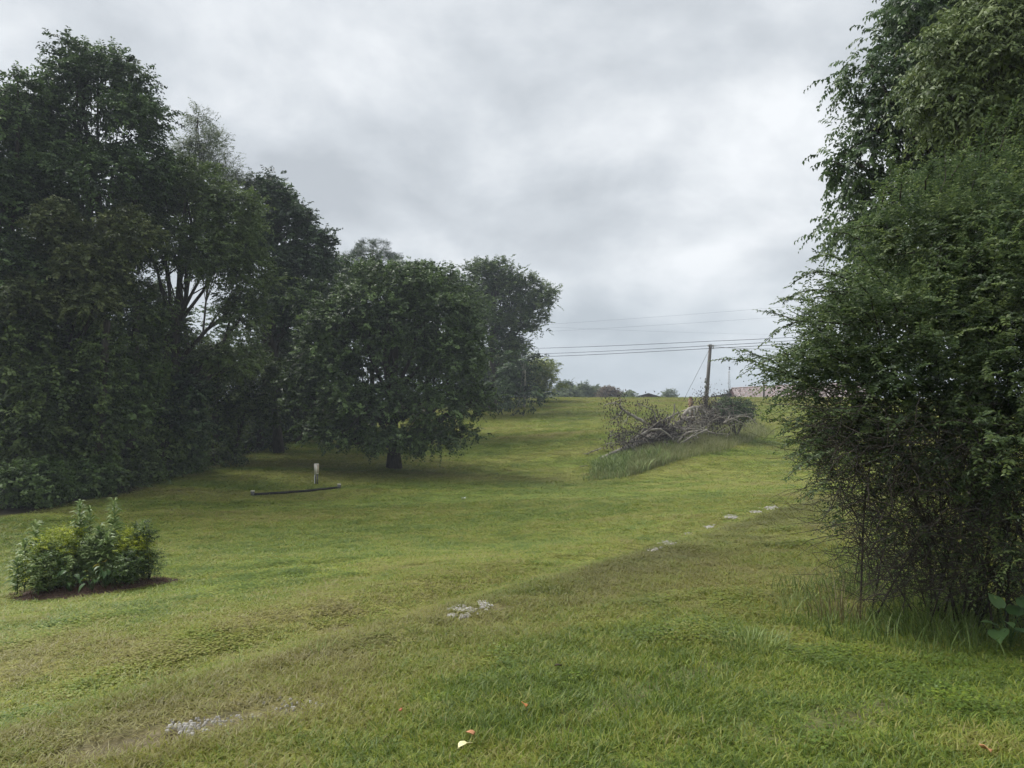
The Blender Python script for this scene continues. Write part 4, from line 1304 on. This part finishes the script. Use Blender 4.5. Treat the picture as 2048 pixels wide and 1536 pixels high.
def dead_leaves(b, rng, pts, n, spread, size=.15, hang=True):
    i = rng.integers(0, len(pts), n)
    p = pts[i] + rng.normal(0, spread, (n, 3)); 
    p[:, 2] = np.maximum(p[:, 2], ground(p[:, 0], p[:, 1]) + .05)
    ax = unit(np.column_stack([rng.normal(0, .35, n), rng.normal(0, .35, n), -np.ones(n)])) if hang else rnd_dir(rng, n)
    leaf_quads(b, p, ax, rnd_dir(rng, n), size * rng.uniform(.6, 1.3, n), size * .5, np.clip(rng.normal(.4, .25, n), 0, 1))


def deadwood(name, label, lines, cat='fallen branch', mat='deadwood', seed=1, leafn=0, spread=.35, leafmat='deadleaf', leafsize=.15, twig=3, twl=.8):
    """lines: [(pixel points, Y start, Y end, r0, r1)]"""
    rng = np.random.default_rng(seed)
    allp = []; lf = []; limbs = []
    first = None
    for pts, Y0, Y1, r0, r1, *fl in lines:
        Ys = np.linspace(Y0, Y1, len(pts))
        P = np.array([at(p[0], p[1], y) for p, y in zip(pts, Ys)])
        P[:, 2] = np.maximum(P[:, 2], ground(P[:, 0], P[:, 1]) + .02)
        f = np.linspace(0, len(P) - 1, len(P) * 4 - 3)
        Q = np.column_stack([np.interp(f, range(len(P)), P[:, j]) for j in range(3)])
        for _ in range(2): Q[1:-1] = (Q[:-2] + Q[1:-1] * 2 + Q[2:]) / 4
        Q[1:-1] += rng.normal(0, r0 * .18, (len(Q) - 2, 3))
        b = MB(); limbs.append(b); tw = b
        b.tube(Q, np.linspace(r0, r1, len(Q)) * rng.uniform(.9, 1.12, len(Q)), 8)
        if first is None: first = Q[len(Q) // 2].copy(); first[2] = gz(first[0], first[1])
        allp.append(Q)
        if fl: lf.append((Q, fl[0]))
        for k in range(twig):
            s = Q[rng.integers(len(Q) // 3, len(Q))]; e = s + rng.normal(0, 1, 3) * twl * np.array([1, .7, .7])
            e[2] = max(e[2], gz(e[0], e[1]) + .05)
            T = wander(rng, s, e, 5, .08, .08); tw.tube(T, np.linspace(max(r1 * .7, .012), .008, 5), 4)
            if fl: lf.append((T, fl[0] // 8))
    root = empty(name, first, label, cat, BP)
    for b in limbs: b.build('limb', M[mat], root, True, origin=first).location = (0, 0, 0)
    if lf:
        l = MB()
        for Q, n in lf:
            if n: dead_leaves(l, rng, Q, n, spread, leafsize)
        l.build('dead_leaves', M[leafmat], root, origin=first).location = (0, 0, 0)
    return root


deadwood('fallen_tree', 'long pale fallen trunk slanting down into the tall weeds', [
    ([(1199, 928), (1225, 905), (1250, 897), (1275, 890), (1300, 872), (1325, 868)], 45.5, 49, .10, .20),
    ([(1250, 897), (1262, 880), (1285, 868), (1300, 860), (1322, 857), (1345, 878)], 46.5, 48, .09, .06),
    ([(1262, 893), (1272, 903), (1285, 896)], 46.5, 47, .08, .05)], cat='fallen tree', seed=801)
deadwood('dead_branch', 'curved dead branch lifting withered leaves highest over the pile', [
    ([(1290, 845), (1268, 833), (1245, 820), (1238, 808), (1220, 806), (1208, 812)], 48.5, 48, .11, .03, 150),
    ([(1245, 820), (1235, 835), (1222, 838)], 48.2, 47.6, .04, .02, 70),
    ([(1258, 828), (1250, 845), (1235, 848)], 48.4, 47.8, .04, .015, 60)], seed=802, spread=.35)
deadwood('dead_branch', 'hooked dead branch with a leafy tip near the skyline', [
    ([(1310, 845), (1311, 828), (1303, 818), (1288, 812), (1275, 808)], 49, 49, .06, .02, 130)], seed=803, spread=.32)
deadwood('dead_branch', 'drooping branch hung with dark withered leaves at the low end', [
    ([(1300, 880), (1280, 868), (1255, 862), (1238, 868), (1225, 878)], 47, 46.5, .06, .02, 190),
    ([(1285, 882), (1262, 884), (1240, 890)], 46.8, 46.4, .05, .02, 140)], mat='darkwood', seed=804, spread=.30)
deadwood('uprooted_trunk', 'dark root mass smothered in withered leaves amid the pile', [
    ([(1285, 880), (1300, 860), (1320, 852), (1340, 862), (1345, 880)], 49, 49.5, .30, .24, 900),
    ([(1300, 880), (1315, 868), (1330, 878)], 48.6, 48.9, .35, .3, 550)], cat='root mass', mat='darkwood', seed=805, spread=.42, twig=8)
deadwood('dead_branch', 'pale branches splaying sideways from the root mass', [
    ([(1355, 885), (1368, 868), (1390, 862), (1412, 860)], 48.3, 48, .09, .05),
    ([(1360, 888), (1378, 876), (1400, 866), (1415, 858)], 48, 47.8, .07, .04),
    ([(1340, 850), (1355, 858), (1380, 858), (1408, 860), (1430, 868)], 49, 48.5, .07, .03),
    ([(1412, 862), (1440, 868), (1462, 868)], 48, 47.5, .03, .012)], seed=806, twig=5)
deadwood('fallen_tree', 'arched grey limb bending over at the middle of the pile', [
    ([(1360, 850), (1368, 830), (1378, 818), (1392, 815), (1405, 822), (1420, 832)], 51, 52, .14, .16),
    ([(1380, 820), (1378, 840), (1376, 862)], 51.2, 51, .10, .05),
    ([(1388, 818), (1390, 838), (1392, 858)], 51.4, 51.2, .09, .05),
    ([(1352, 848), (1362, 842), (1372, 838)], 50.6, 50.8, .16, .14)], cat='fallen tree', seed=807, twig=5)
deadwood('dead_branch', 'forked upright snag with a knotted tip', [
    ([(1325, 843), (1338, 835), (1350, 830), (1356, 824)], 50.5, 50.5, .07, .04), ([(1338, 842), (1345, 832), (1349, 820), (1349, 808)], 50.6, 50.6, .05, .05)], seed=808, twig=1, twl=.3)
deadwood('dead_treetop', 'tangled dead crown full of grey twigs beneath the pole', [
    ([(1400, 850), (1412, 832), (1425, 818), (1440, 810)], 53, 54, .16, .06, 420),
    ([(1405, 852), (1420, 842), (1435, 828), (1448, 820)], 52.5, 53, .12, .05, 260),
    ([(1410, 838), (1412, 815), (1405, 798)], 53.5, 54, .07, .02, 180),
    ([(1420, 845), (1440, 840), (1455, 848)], 52, 52, .08, .03, 200)], cat='fallen tree', seed=809, twig=12, twl=1.0, spread=.40)
deadwood('dead_branch', 'looping bare branch sprawling from the pile end', [
    ([(1450, 818), (1460, 822), (1458, 835), (1448, 846)], 52, 51, .06, .05), ([(1448, 846), (1462, 838), (1475, 840), (1492, 852)], 51, 50.5, .05, .02),
    ([(1460, 838), (1478, 832), (1500, 834), (1515, 850)], 51.2, 50.8, .06, .02), ([(1458, 832), (1480, 830), (1508, 826)], 51.5, 51.5, .05, .02)], seed=810, twig=3)
deadwood('dead_branch', 'thin dead stick lying at the low tip of the weeds', [([(1160, 936), (1168, 935), (1176, 933)], 44, 44.2, .025, .015)], seed=811, twig=0)
deadwood('dead_branch', 'slender dark branch arching over the green cut brush', [([(1470, 812), (1488, 804), (1500, 812), (1507, 820)], 53, 53, .03, .015)], mat='darkwood', seed=812, twig=2, twl=.4)
deadwood('dead_branch', 'withered leafy sprig rising above the skyline', [([(1242, 815), (1240, 800), (1243, 788)], 48.2, 48.2, .02, .01, 14)], seed=813, twig=1, twl=.3, spread=.1)


def brush_heap():
    rng = np.random.default_rng(840)
    line = np.array([at(*p) for p in ((1235, 895, 47.5), (1290, 878, 48.5), (1340, 866, 49.5), (1390, 848, 51), (1430, 835, 52), (1465, 828, 53))])
    o = line[2].copy(); o[2] = gz(o[0], o[1])
    root = empty('brush_heap', o, 'tangled heap of thin grey sticks along the whole pile', 'brush', BP)
    b = MB(); l = MB()
    for i in range(420):
        f = rng.uniform(0, 5); k = int(min(f, 4)); c = line[k] + (line[k + 1] - line[k]) * (f - k)
        c = c + rng.normal(0, 1, 3) * np.array([.7, .6, .32])
        c[2] = max(c[2], gz(c[0], c[1]) + .1)
        d = unit(rng.normal(0, 1, 3) * np.array([1, .6, .55])); ln = rng.uniform(.4, 1.5)
        e = c + d * ln; e[2] = max(e[2], gz(e[0], e[1]) + .04)
        P = wander(rng, c, e, 6, .09, rng.normal(0, .12)); r = rng.choice([.012, .018, .028, .045], p=[.35, .35, .2, .1])
        b.tube(P, np.linspace(r, r * .4, 6), 5)
        if rng.random() < .5: dead_leaves(l, rng, P, 9, .12, .13)
    st = b.build('sticks', M['deadwood'], root, True, origin=o); st.location = (0, 0, 0); st['kind'] = 'stuff'
    st = l.build('withered_leaves', M['deadleaf'], root, origin=o); st.location = (0, 0, 0); st['kind'] = 'stuff'


brush_heap()


def stump():
    Y = 55; p = at(1383, 820, Y); p[2] = gz(p[0], Y) - .05; top = at(1381, 797, Y)[2]
    b = MB(); rng = np.random.default_rng(9)
    h = top - p[2]
    P = np.array([p, p + [0, 0, h * .3], p + [-.03, 0, h * .7], p + [-.06, 0, h]])
    b.tube(P, [.26, .19, .18, .17], 12)
    for i in range(4):
        a = rng.uniform(0, 6.28); b.tube(np.array([P[3] + [.1 * math.cos(a), .1 * math.sin(a), -.05], P[3] + [.1 * math.cos(a), .1 * math.sin(a), rng.uniform(.05, .16)]]), [.06, .015], 5)
    tag(b.build('tree_stump', M['stump'], None, True, origin=p), 'broken upright brown stump behind the arched grey limb', 'stump', BP)


stump()


def green_brush():
    rng = np.random.default_rng(820); Y = 54.5
    c = at(1472, 822, Y); c[2] = gz(c[0], Y)
    root = empty('cut_brush', c, 'heap of dark green cut brush at the upper pile end', 'brush', BP)
    b = MB(); C = foliage(b, rng, [lobe_px(1462, 812, Y - 2, 28, 15, 1.0), lobe_px(1485, 820, Y, 22, 13, .9), lobe_px(1475, 826, 53.8, 28, 10, .9), lobe_px(1448, 814, Y, 18, 12, .8)], 190, 3, 9, .5, .16, .45, droop=.3, hang=.3, inner=.3, cl=.15, low=1)
    b.build('foliage', M['deep'], root, origin=c).location = (0, 0, 0)
    t = MB()
    for q in C[rng.choice(len(C), 16, False)]: t.tube(wander(rng, c + [0, 0, .05], q, 4, .05), [.03, .025, .02, .01], 4)
    t.build('stem', M['darkwood'], root, origin=c).location = (0, 0, 0)


green_brush()


def weeds_strip():
    rng = np.random.default_rng(830)
    top = PX([(1180, 925), (1260, 905), (1340, 880), (1430, 862), (1500, 840)])
    bot = PX([(1172, 962), (1240, 958), (1330, 930), (1450, 905), (1548, 868)])
    def samp(n, u0, u1):
        u = rng.uniform(u0, u1, n); v = rng.random(n); i = u * 4
        A = np.column_stack([np.interp(i, range(5), [p[j] for p in top]) for j in (0, 1)]); Bt = np.column_stack([np.interp(i, range(5), [p[j] for p in bot]) for j in (0, 1)])
        q = A + (Bt - A) * v[:, None] + rng.normal(0, .12, (n, 2))
        return np.column_stack([q, ground(q[:, 0], q[:, 1]) - .02])
    b = MB(); P = samp(3600, 0, .58)
    k = fbm(P[:, 0] * .8, P[:, 1] * .8, 4, 3)
    blades_on(b, rng, P, (.25 + 1.5 * np.clip(k - .25, 0, 1)) * rng.uniform(.45, 1.3, len(P)) * np.clip((P[:, 0] - P[:, 0].min()) / 1.6, .3, 1), .045, .95, tint=.5, tsd=.3)
    tag(b.build('tall_weeds', M['tallgrass']), 'broad-bladed tall weeds in front of the brush pile', kind='stuff')
    b = MB(); P = samp(14500, .28, 1.0)
    blades_on(b, rng, P, rng.uniform(.3, .75, len(P)), .022, .55, tint=.45, tsd=.3)
    P = samp(2500, .05, .6); blades_on(b, rng, P, rng.uniform(.2, .5, len(P)), .016, .5, tint=.4)
    tag(b.build('uncut_grass', leaf_mat('uncut_grass', (.16, .18, .06), (.24, .255, .10), (.36, .35, .18), spec=.2)), 'fine uncut grass strip along the brush pile', kind='stuff')


weeds_strip()


# ------------------------------------------------------------------ pole, wires, tower, buildings
def utility_pole():
    Y = 66; a = at(1409, 838, Y); a[2] = gz(a[0], Y) - .3; c = at(1421, 689, Y)
    root = empty('utility_pole', a, 'weathered wooden utility pole leaning above the brush pile', 'utility pole')
    b = MB(); b.tube(np.array([a, a + (c - a) * .5, c]), [.19, .165, .135], 12); b.build('pole', M['pole'], root, True, origin=a).location = (0, 0, 0)
    ax = (c - a)
    for f, dx in ((.985, -.2), (.985, .22), (.955, .25)):
        p = a + ax * f + np.array([dx, -.05, 0]); q = MB(); q.tube(np.array([p + [0, 0, -.08], p + [0, 0, 0], p + [0, 0, .09]]), [.05, .07, .04], 8)
        q.build('insulator', M['concrete'], root, True, origin=a).location = (0, 0, 0)
        q = MB(); q.tube(np.array([a + ax * f, p]), .018, 5); q.build('bracket', M['steel'], root, origin=a).location = (0, 0, 0)
    for py0, py1 in ((758, 766), (768, 776)):
        p0, p1 = at(1412.5 - .0, py1, Y), at(1413.5, py0, Y); p0[0] -= .1; p1[0] -= .1; p0[1] -= .1; p1[1] -= .1
        q = MB(); q.tube(np.array([p0, p1]), .10, 10); q.build('meter_can', M['steel'], root, True, origin=a).location = (0, 0, 0)
    g = MB(); g0 = at(1361, 793, 80); g0[2] = gz(g0[0], 80); g.tube(np.array([a + ax * .96, g0]), .014, 5, cap=False)
    tag(g.build('guy_wire', M['wire'], origin=g0), 'thin guy wire slanting down from the utility pole', 'wire')


utility_pole()


def wire(label, pts, r=.02):
    P = np.array([at(*p) for p in pts])
    out = []
    for s, e in zip(P[:-1], P[1:]):
        t = np.linspace(0, 1, 14)[:, None]
        q = s + (e - s) * t; q[:, 2] -= (np.sin(t[:, 0] * math.pi)) * .004 * np.linalg.norm(e - s)
        out.append(q if not out else q[1:])
    b = MB(); Q = np.concatenate(out); b.tube(Q, r, 5, cap=False)
    tag(b.build('power_line', M['wire'], origin=Q[len(Q) // 2]), label, 'power line', 'power lines across the sky')


wire('topmost dark power line passing just over the pole top', [(940, 699, 92), (1419, 682.5, 66.2), (1800, 660, 50)])
wire('middle dark power line fixed to the pole top', [(940, 711, 92), (1417, 691.5, 66), (1800, 664, 50)])
wire('lower dark power line fixed under the pole top', [(940, 717, 92), (1417, 697, 66), (1800, 671, 50)], .022)
wire('short service line sagging away on the far side of the pole', [(1422, 693, 66), (1540, 698, 80), (1760, 698, 100)])
wire('highest faint line far behind the pole', [(900, 660, 190), (1700, 603, 150)], .013)
wire('second faint line below the highest one', [(900, 672, 190), (1700, 624, 150)], .013)
wire('faint line sloping the other way behind the wires', [(900, 645, 170), (1700, 672, 230)], .013)


def tower():
    Y = 118; c = at(1459, 795, Y); c[2] = gz(c[0], Y); top = at(1459, 742, Y)[2]
    root = empty('antenna_tower', c, 'thin lattice antenna tower beside the rusty roof', 'tower')
    v = [(.16, 0), (-.08, .14), (-.08, -.14)]
    for x, y in v:
        b = MB(); b.tube(np.array([[x, y, 0], [x * .8, y * .8, top - c[2]]]), .025, 5); b.build('leg', M['steel'], root)
    H = top - c[2]; n = 14
    for i in range(n):
        z = H * (i + .5) / n; b = MB()
        for (x0, y0), (x1, y1) in ((v[0], v[1]), (v[1], v[2]), (v[2], v[0])):
            b.tube(np.array([[x0, y0, z - .15], [x1, y1, z + .15]]), .012, 4)
        b.build('brace', M['steel'], root)
    b = MB(); b.tube(np.array([[0, 0, H - .3], [.06, 0, H + .7]]), .02, 5); b.build('mast', M['steel'], root)
    for z in (.3, .55):
        b = MB(); b.box((.08, 0, H + z), (.22, .12, .16)); b.build('antenna', M['darkroof'], root)
    b = MB(); b.tube(np.array([[-.3, 0, H + .72], [.2, 0, H + .68]]), .012, 4); b.build('rod', M['steel'], root)


tower()


def barn():
    Y = 112
    a = at(1462, 777, Y + 5); c = at(1725, 762, Y + 1)       # ridge ends
    g0 = min(gz(a[0], Y), gz(c[0], Y)) - .2
    root = empty('barn', (a[0], Y, g0), 'low barn with a rust-streaked pale metal roof on the crest', 'barn')
    o = np.array([a[0], Y, g0])
    ez0 = at(1455, 800, Y)[2] - .15; e0 = np.array([a[0] - .5, Y, ez0]); e1 = np.array([c[0], Y - 4, ez0])
    n = 22
    for i in range(n):
        f0, f1 = i / n, (i + 1) / n - .0015
        r0, r1 = a + (c - a) * f0, a + (c - a) * f1; s0, s1 = e0 + (e1 - e0) * f0, e0 + (e1 - e0) * f1
        b = MB(); V = []; k = 9
        for j in range(k):
            f = j / (k - 1); up = .05 if j % 2 else 0
            if j in (0, k - 1): up = .07
            p, q = r0 + (r1 - r0) * f, s0 + (s1 - s0) * f
            V += [p + [0, -.02, up + .01 * (i % 2)], q + [0, -.02, up + .01 * (i % 2)]]
        b.add(np.array(V), [[2 * j, 2 * j + 1, 2 * j + 3, 2 * j + 2] for j in range(k - 1)])
        b.build('roof_panel', M['roof'], root, origin=o).location = (0, 0, 0)
    b = MB(); b.tube(np.array([a + [0, 0, .06], c + [0, 0, .06]]), .1, 6); b.build('ridge_cap', M['roof'], root, origin=o).location = (0, 0, 0)
    back0, back1 = e0 + [0, 11, 0], e1 + [0, 13, 0]
    b = MB(); b.add(np.array([a, c, back1, back0]) - [0, 0, .03], [[0, 1, 2, 3]]); b.build('back_roof', M['roof'], root, origin=o).location = (0, 0, 0)
    b = MB()
    lo = lambda p: np.array([p[0], p[1], g0])
    i0, i1, j0, j1 = e0 + [.2, .4, -.05], e1 + [-.2, .4, -.05], back0 + [.2, -.4, -.05], back1 + [-.2, -.4, -.05]
    b.add(np.array([lo(i0), lo(i1), i1, i0]), [[0, 1, 2, 3]]); b.add(np.array([lo(j0), lo(j1), j1, j0]), [[0, 1, 2, 3]])
    b.add(np.array([lo(i0), lo(j0), j0, a + [.2, 0, -.1], i0]), [[0, 1, 2, 4]], [[4, 2, 3]]); b.add(np.array([lo(i1), lo(j1), j1, c + [-.2, 0, -.1], i1]), [[0, 1, 2, 4]], [[4, 2, 3]])
    b.build('wall', M['maroon'], root, origin=o).location = (0, 0, 0)


barn()


def birdhouse_post():
    Y = 96; c = at(1527.5, 795, Y); c[2] = gz(c[0], Y) - .1; top = at(1528.5, 764, Y)[2]
    root = empty('birdhouse', c, 'weathered post with a box on top before the rusty roof', 'birdhouse'); H = top - c[2]
    b = MB(); b.tube(np.array([[0, 0, 0], [.03, 0, H * .5], [.05, 0, H - .2]]), [.13, .12, .11], 8); b.build('post', M['pole'], root, True)
    b = MB(); b.box((.06, 0, H - .1), (.40, .36, .26)); b.build('box', M['concrete'], root)
    b = MB(); b.box((.06, 0, H + .04), (.48, .44, .05)); b.build('lid', M['blockgrey'], root)
    b = MB(); b.box((.06, 0, H - .25), (.3, .28, .05)); b.build('bracket', M['blockgrey'], root)


birdhouse_post()


def gable(name, label, cat, x0, x1, xp, ypk, yev, Y, depth, wallmat, roofmat):
    p = at(xp, ypk, Y); l = at(x0, yev, Y); r = at(x1, yev, Y)
    g0 = gz(p[0], Y) - .3; o = np.array([p[0], Y, g0])
    root = empty(name, o, label, cat)
    d = np.array([0, depth, 0.]); th = np.array([0, 0, .14])
    for a, c in ((l, p), (p, r)):
        b = MB(); V = np.array([a, c, c + d, a + d, a - th, c - th, c + d - th, a + d - th])
        b.add(V, [[0, 1, 2, 3], [7, 6, 5, 4], [0, 4, 5, 1], [3, 2, 6, 7], [0, 3, 7, 4], [1, 5, 6, 2]]); b.build('roof', M[roofmat], root, origin=o).location = (0, 0, 0)
    i, j = l + [.35, .4, -.16], r + [-.35, .4, -.16]; k = p + [0, .4, -.2]; d2 = d - [0, .8, 0]
    b = MB(); g = lambda q: np.array([q[0], q[1], g0])
    b.add(np.array([g(i), g(j), j, k, i]), [[0, 1, 2, 4]], [[4, 2, 3]]); b.add(np.array([g(i + d2), g(j + d2), j + d2, k + d2, i + d2]), [[0, 1, 2, 4]], [[4, 2, 3]])
    b.add(np.array([g(i), i, i + d2, g(i + d2)]), [[0, 1, 2, 3]]); b.add(np.array([g(j), j, j + d2, g(j + d2)]), [[0, 1, 2, 3]])
    b.build('wall', M[wallmat], root, origin=o).location = (0, 0, 0)


gable('house', 'dark low gable roof of a house peeking over the crest', 'house', 1262, 1335, 1297, 786, 797, 130, 9, 'maroon', 'darkroof')
gable('shed', 'dark shed roof sloping low in front of the rusty barn', 'shed', 1424, 1466, 1462, 785, 794, 108, 3.5, 'darkroof', 'darkroof')
p = at(1449, 795, 104); p[2] = gz(p[0], 104); b = MB(); b.tube(np.array([p, [p[0], p[1], at(1449, 781, 104)[2]]]), .05, 7)
tag(b.build('fence_post', M['steel'], None, True, origin=p), 'thin pale post standing by the dark shed', 'post')


# ------------------------------------------------------------------ stones and litter
def stones():
    rng = np.random.default_rng(90); b = MB()
    def stone(p, s):
        n = 6; a = np.arange(n) * 2 * math.pi / n + rng.uniform(0, 1)
        r = s * rng.uniform(.7, 1.2, n); h = s * rng.uniform(.06, .2)
        V = np.vstack([np.column_stack([p[0] + r * np.cos(a), p[1] + r * np.sin(a), np.full(n, p[2] - .01)]), np.column_stack([p[0] + r * .65 * np.cos(a), p[1] + r * .65 * np.sin(a), p[2] + h * rng.uniform(.7, 1.1, n)])])
        b.add(V, [[j, (j + 1) % n, n + (j + 1) % n, n + j] for j in range(n)] + [[n, n + 1, n + 2, n + 3], [n, n + 3, n + 4, n + 5]])
    for px, py, sx, sy, n, s in [(372, 1457, 26, 6, 70, .011), (430, 1446, 30, 5, 40, .009), (490, 1438, 30, 5, 30, .009), (570, 1412, 36, 9, 40, .009), (915, 1216, 11, 4, 40, .019), (940, 1222, 9, 3, 46, .019), (968, 1211, 7, 5, 56, .019), (930, 1235, 8, 2, 24, .018), (905, 1233, 7, 2, 18, .018),
                                 (1306, 1102, 8, 2, 60, .028), (1336, 1088, 9, 2.5, 75, .03), (1377, 1068, 6, 1.2, 40, .026), (1418, 1056, 7, 1.5, 46, .03), (1462, 1036, 10, 2, 70, .033), (1512, 1026, 6, 1.5, 34, .03), (1546, 1018, 11, 2, 80, .035)]:
        for i in range(n):
            g = gp(px + rng.normal(0, sx * .75), py + rng.normal(0, sy * .9)); g[2] += .004 if s < .015 else (.012 if s < .027 else .03)
            stone(g, s * rng.uniform(.5, 1.5))
    tag(b.build('gravel', M['stone']), 'scattered pale gravel showing through the worn track', kind='stuff')


stones()


def leaf_litter(label, px, py, size, c1, c2, seed, name='fallen_leaf', cat='leaf', lift=.05):
    rng = np.random.default_rng(seed); g = gp(px, py)
    V, q = broad_leaf(size, size * .75, cup=.25)
    V = V + rng.normal(0, size * .02, V.shape)
    mat = rough_mat(name + '_colour', c1, c2, 30, bump=.1)
    b = MB(); b.add(place(V - [0, size / 2, 0], np.array([0, 0, lift]), rng.uniform(0, 6.28), rng.normal(.15, .15), rng.normal(0, .3)), q)
    o = b.build(name, mat, None, True); o.location = g
    md = o.modifiers.new('thickness', 'SOLIDIFY'); md.thickness = .003
    return tag(o, label, cat, 'fallen leaves on the lawn')


leaf_litter('orange fallen leaf in the lush middle of the track', 1050, 1430, .055, (.42, .16, .05), (.5, .22, .08), 1)
leaf_litter('pinkish orange fallen leaf just above the pale yellow one', 940, 1491, .045, (.48, .22, .11), (.55, .28, .15), 2)
leaf_litter('large pale yellow crumpled leaf at the bottom of the picture', 926, 1524, .085, (.68, .62, .30), (.8, .74, .42), 3, lift=.06)
leaf_litter('small dark curled leaf on the bright grass', 1115, 1346, .05, (.05, .035, .028), (.08, .05, .04), 4)
leaf_litter('rusty leaf in the corner under the frame edge', 1976, 1527, .07, (.40, .19, .08), (.5, .26, .12), 5)
leaf_litter('tiny reddish leaf near the orange one', 800, 1442, .03, (.3, .1, .05), (.36, .14, .07), 6)
leaf_litter('small white scrap of litter on the far lawn', 928, 1001, .22, (.78, .78, .76), (.85, .85, .83), 7, 'paper_scrap', 'litter', .07)


# ------------------------------------------------------------------ haze
def haze():
    b = MB(); b.box((0, 225, 10), (920, 960, 56))
    m, nt, out = mat_new('haze_air')
    v = N(nt, 'ShaderNodeVolumePrincipled'); v.inputs['Color'].default_value = (.80, .88, 1.0, 1)
    v.inputs['Density'].default_value = HAZE; v.inputs['Anisotropy'].default_value = .0
    nt.links.new(v.outputs[0], out.inputs['Volume'])
    tag(b.build('haze', m), 'thin damp haze over the whole field', kind='stuff')


haze()
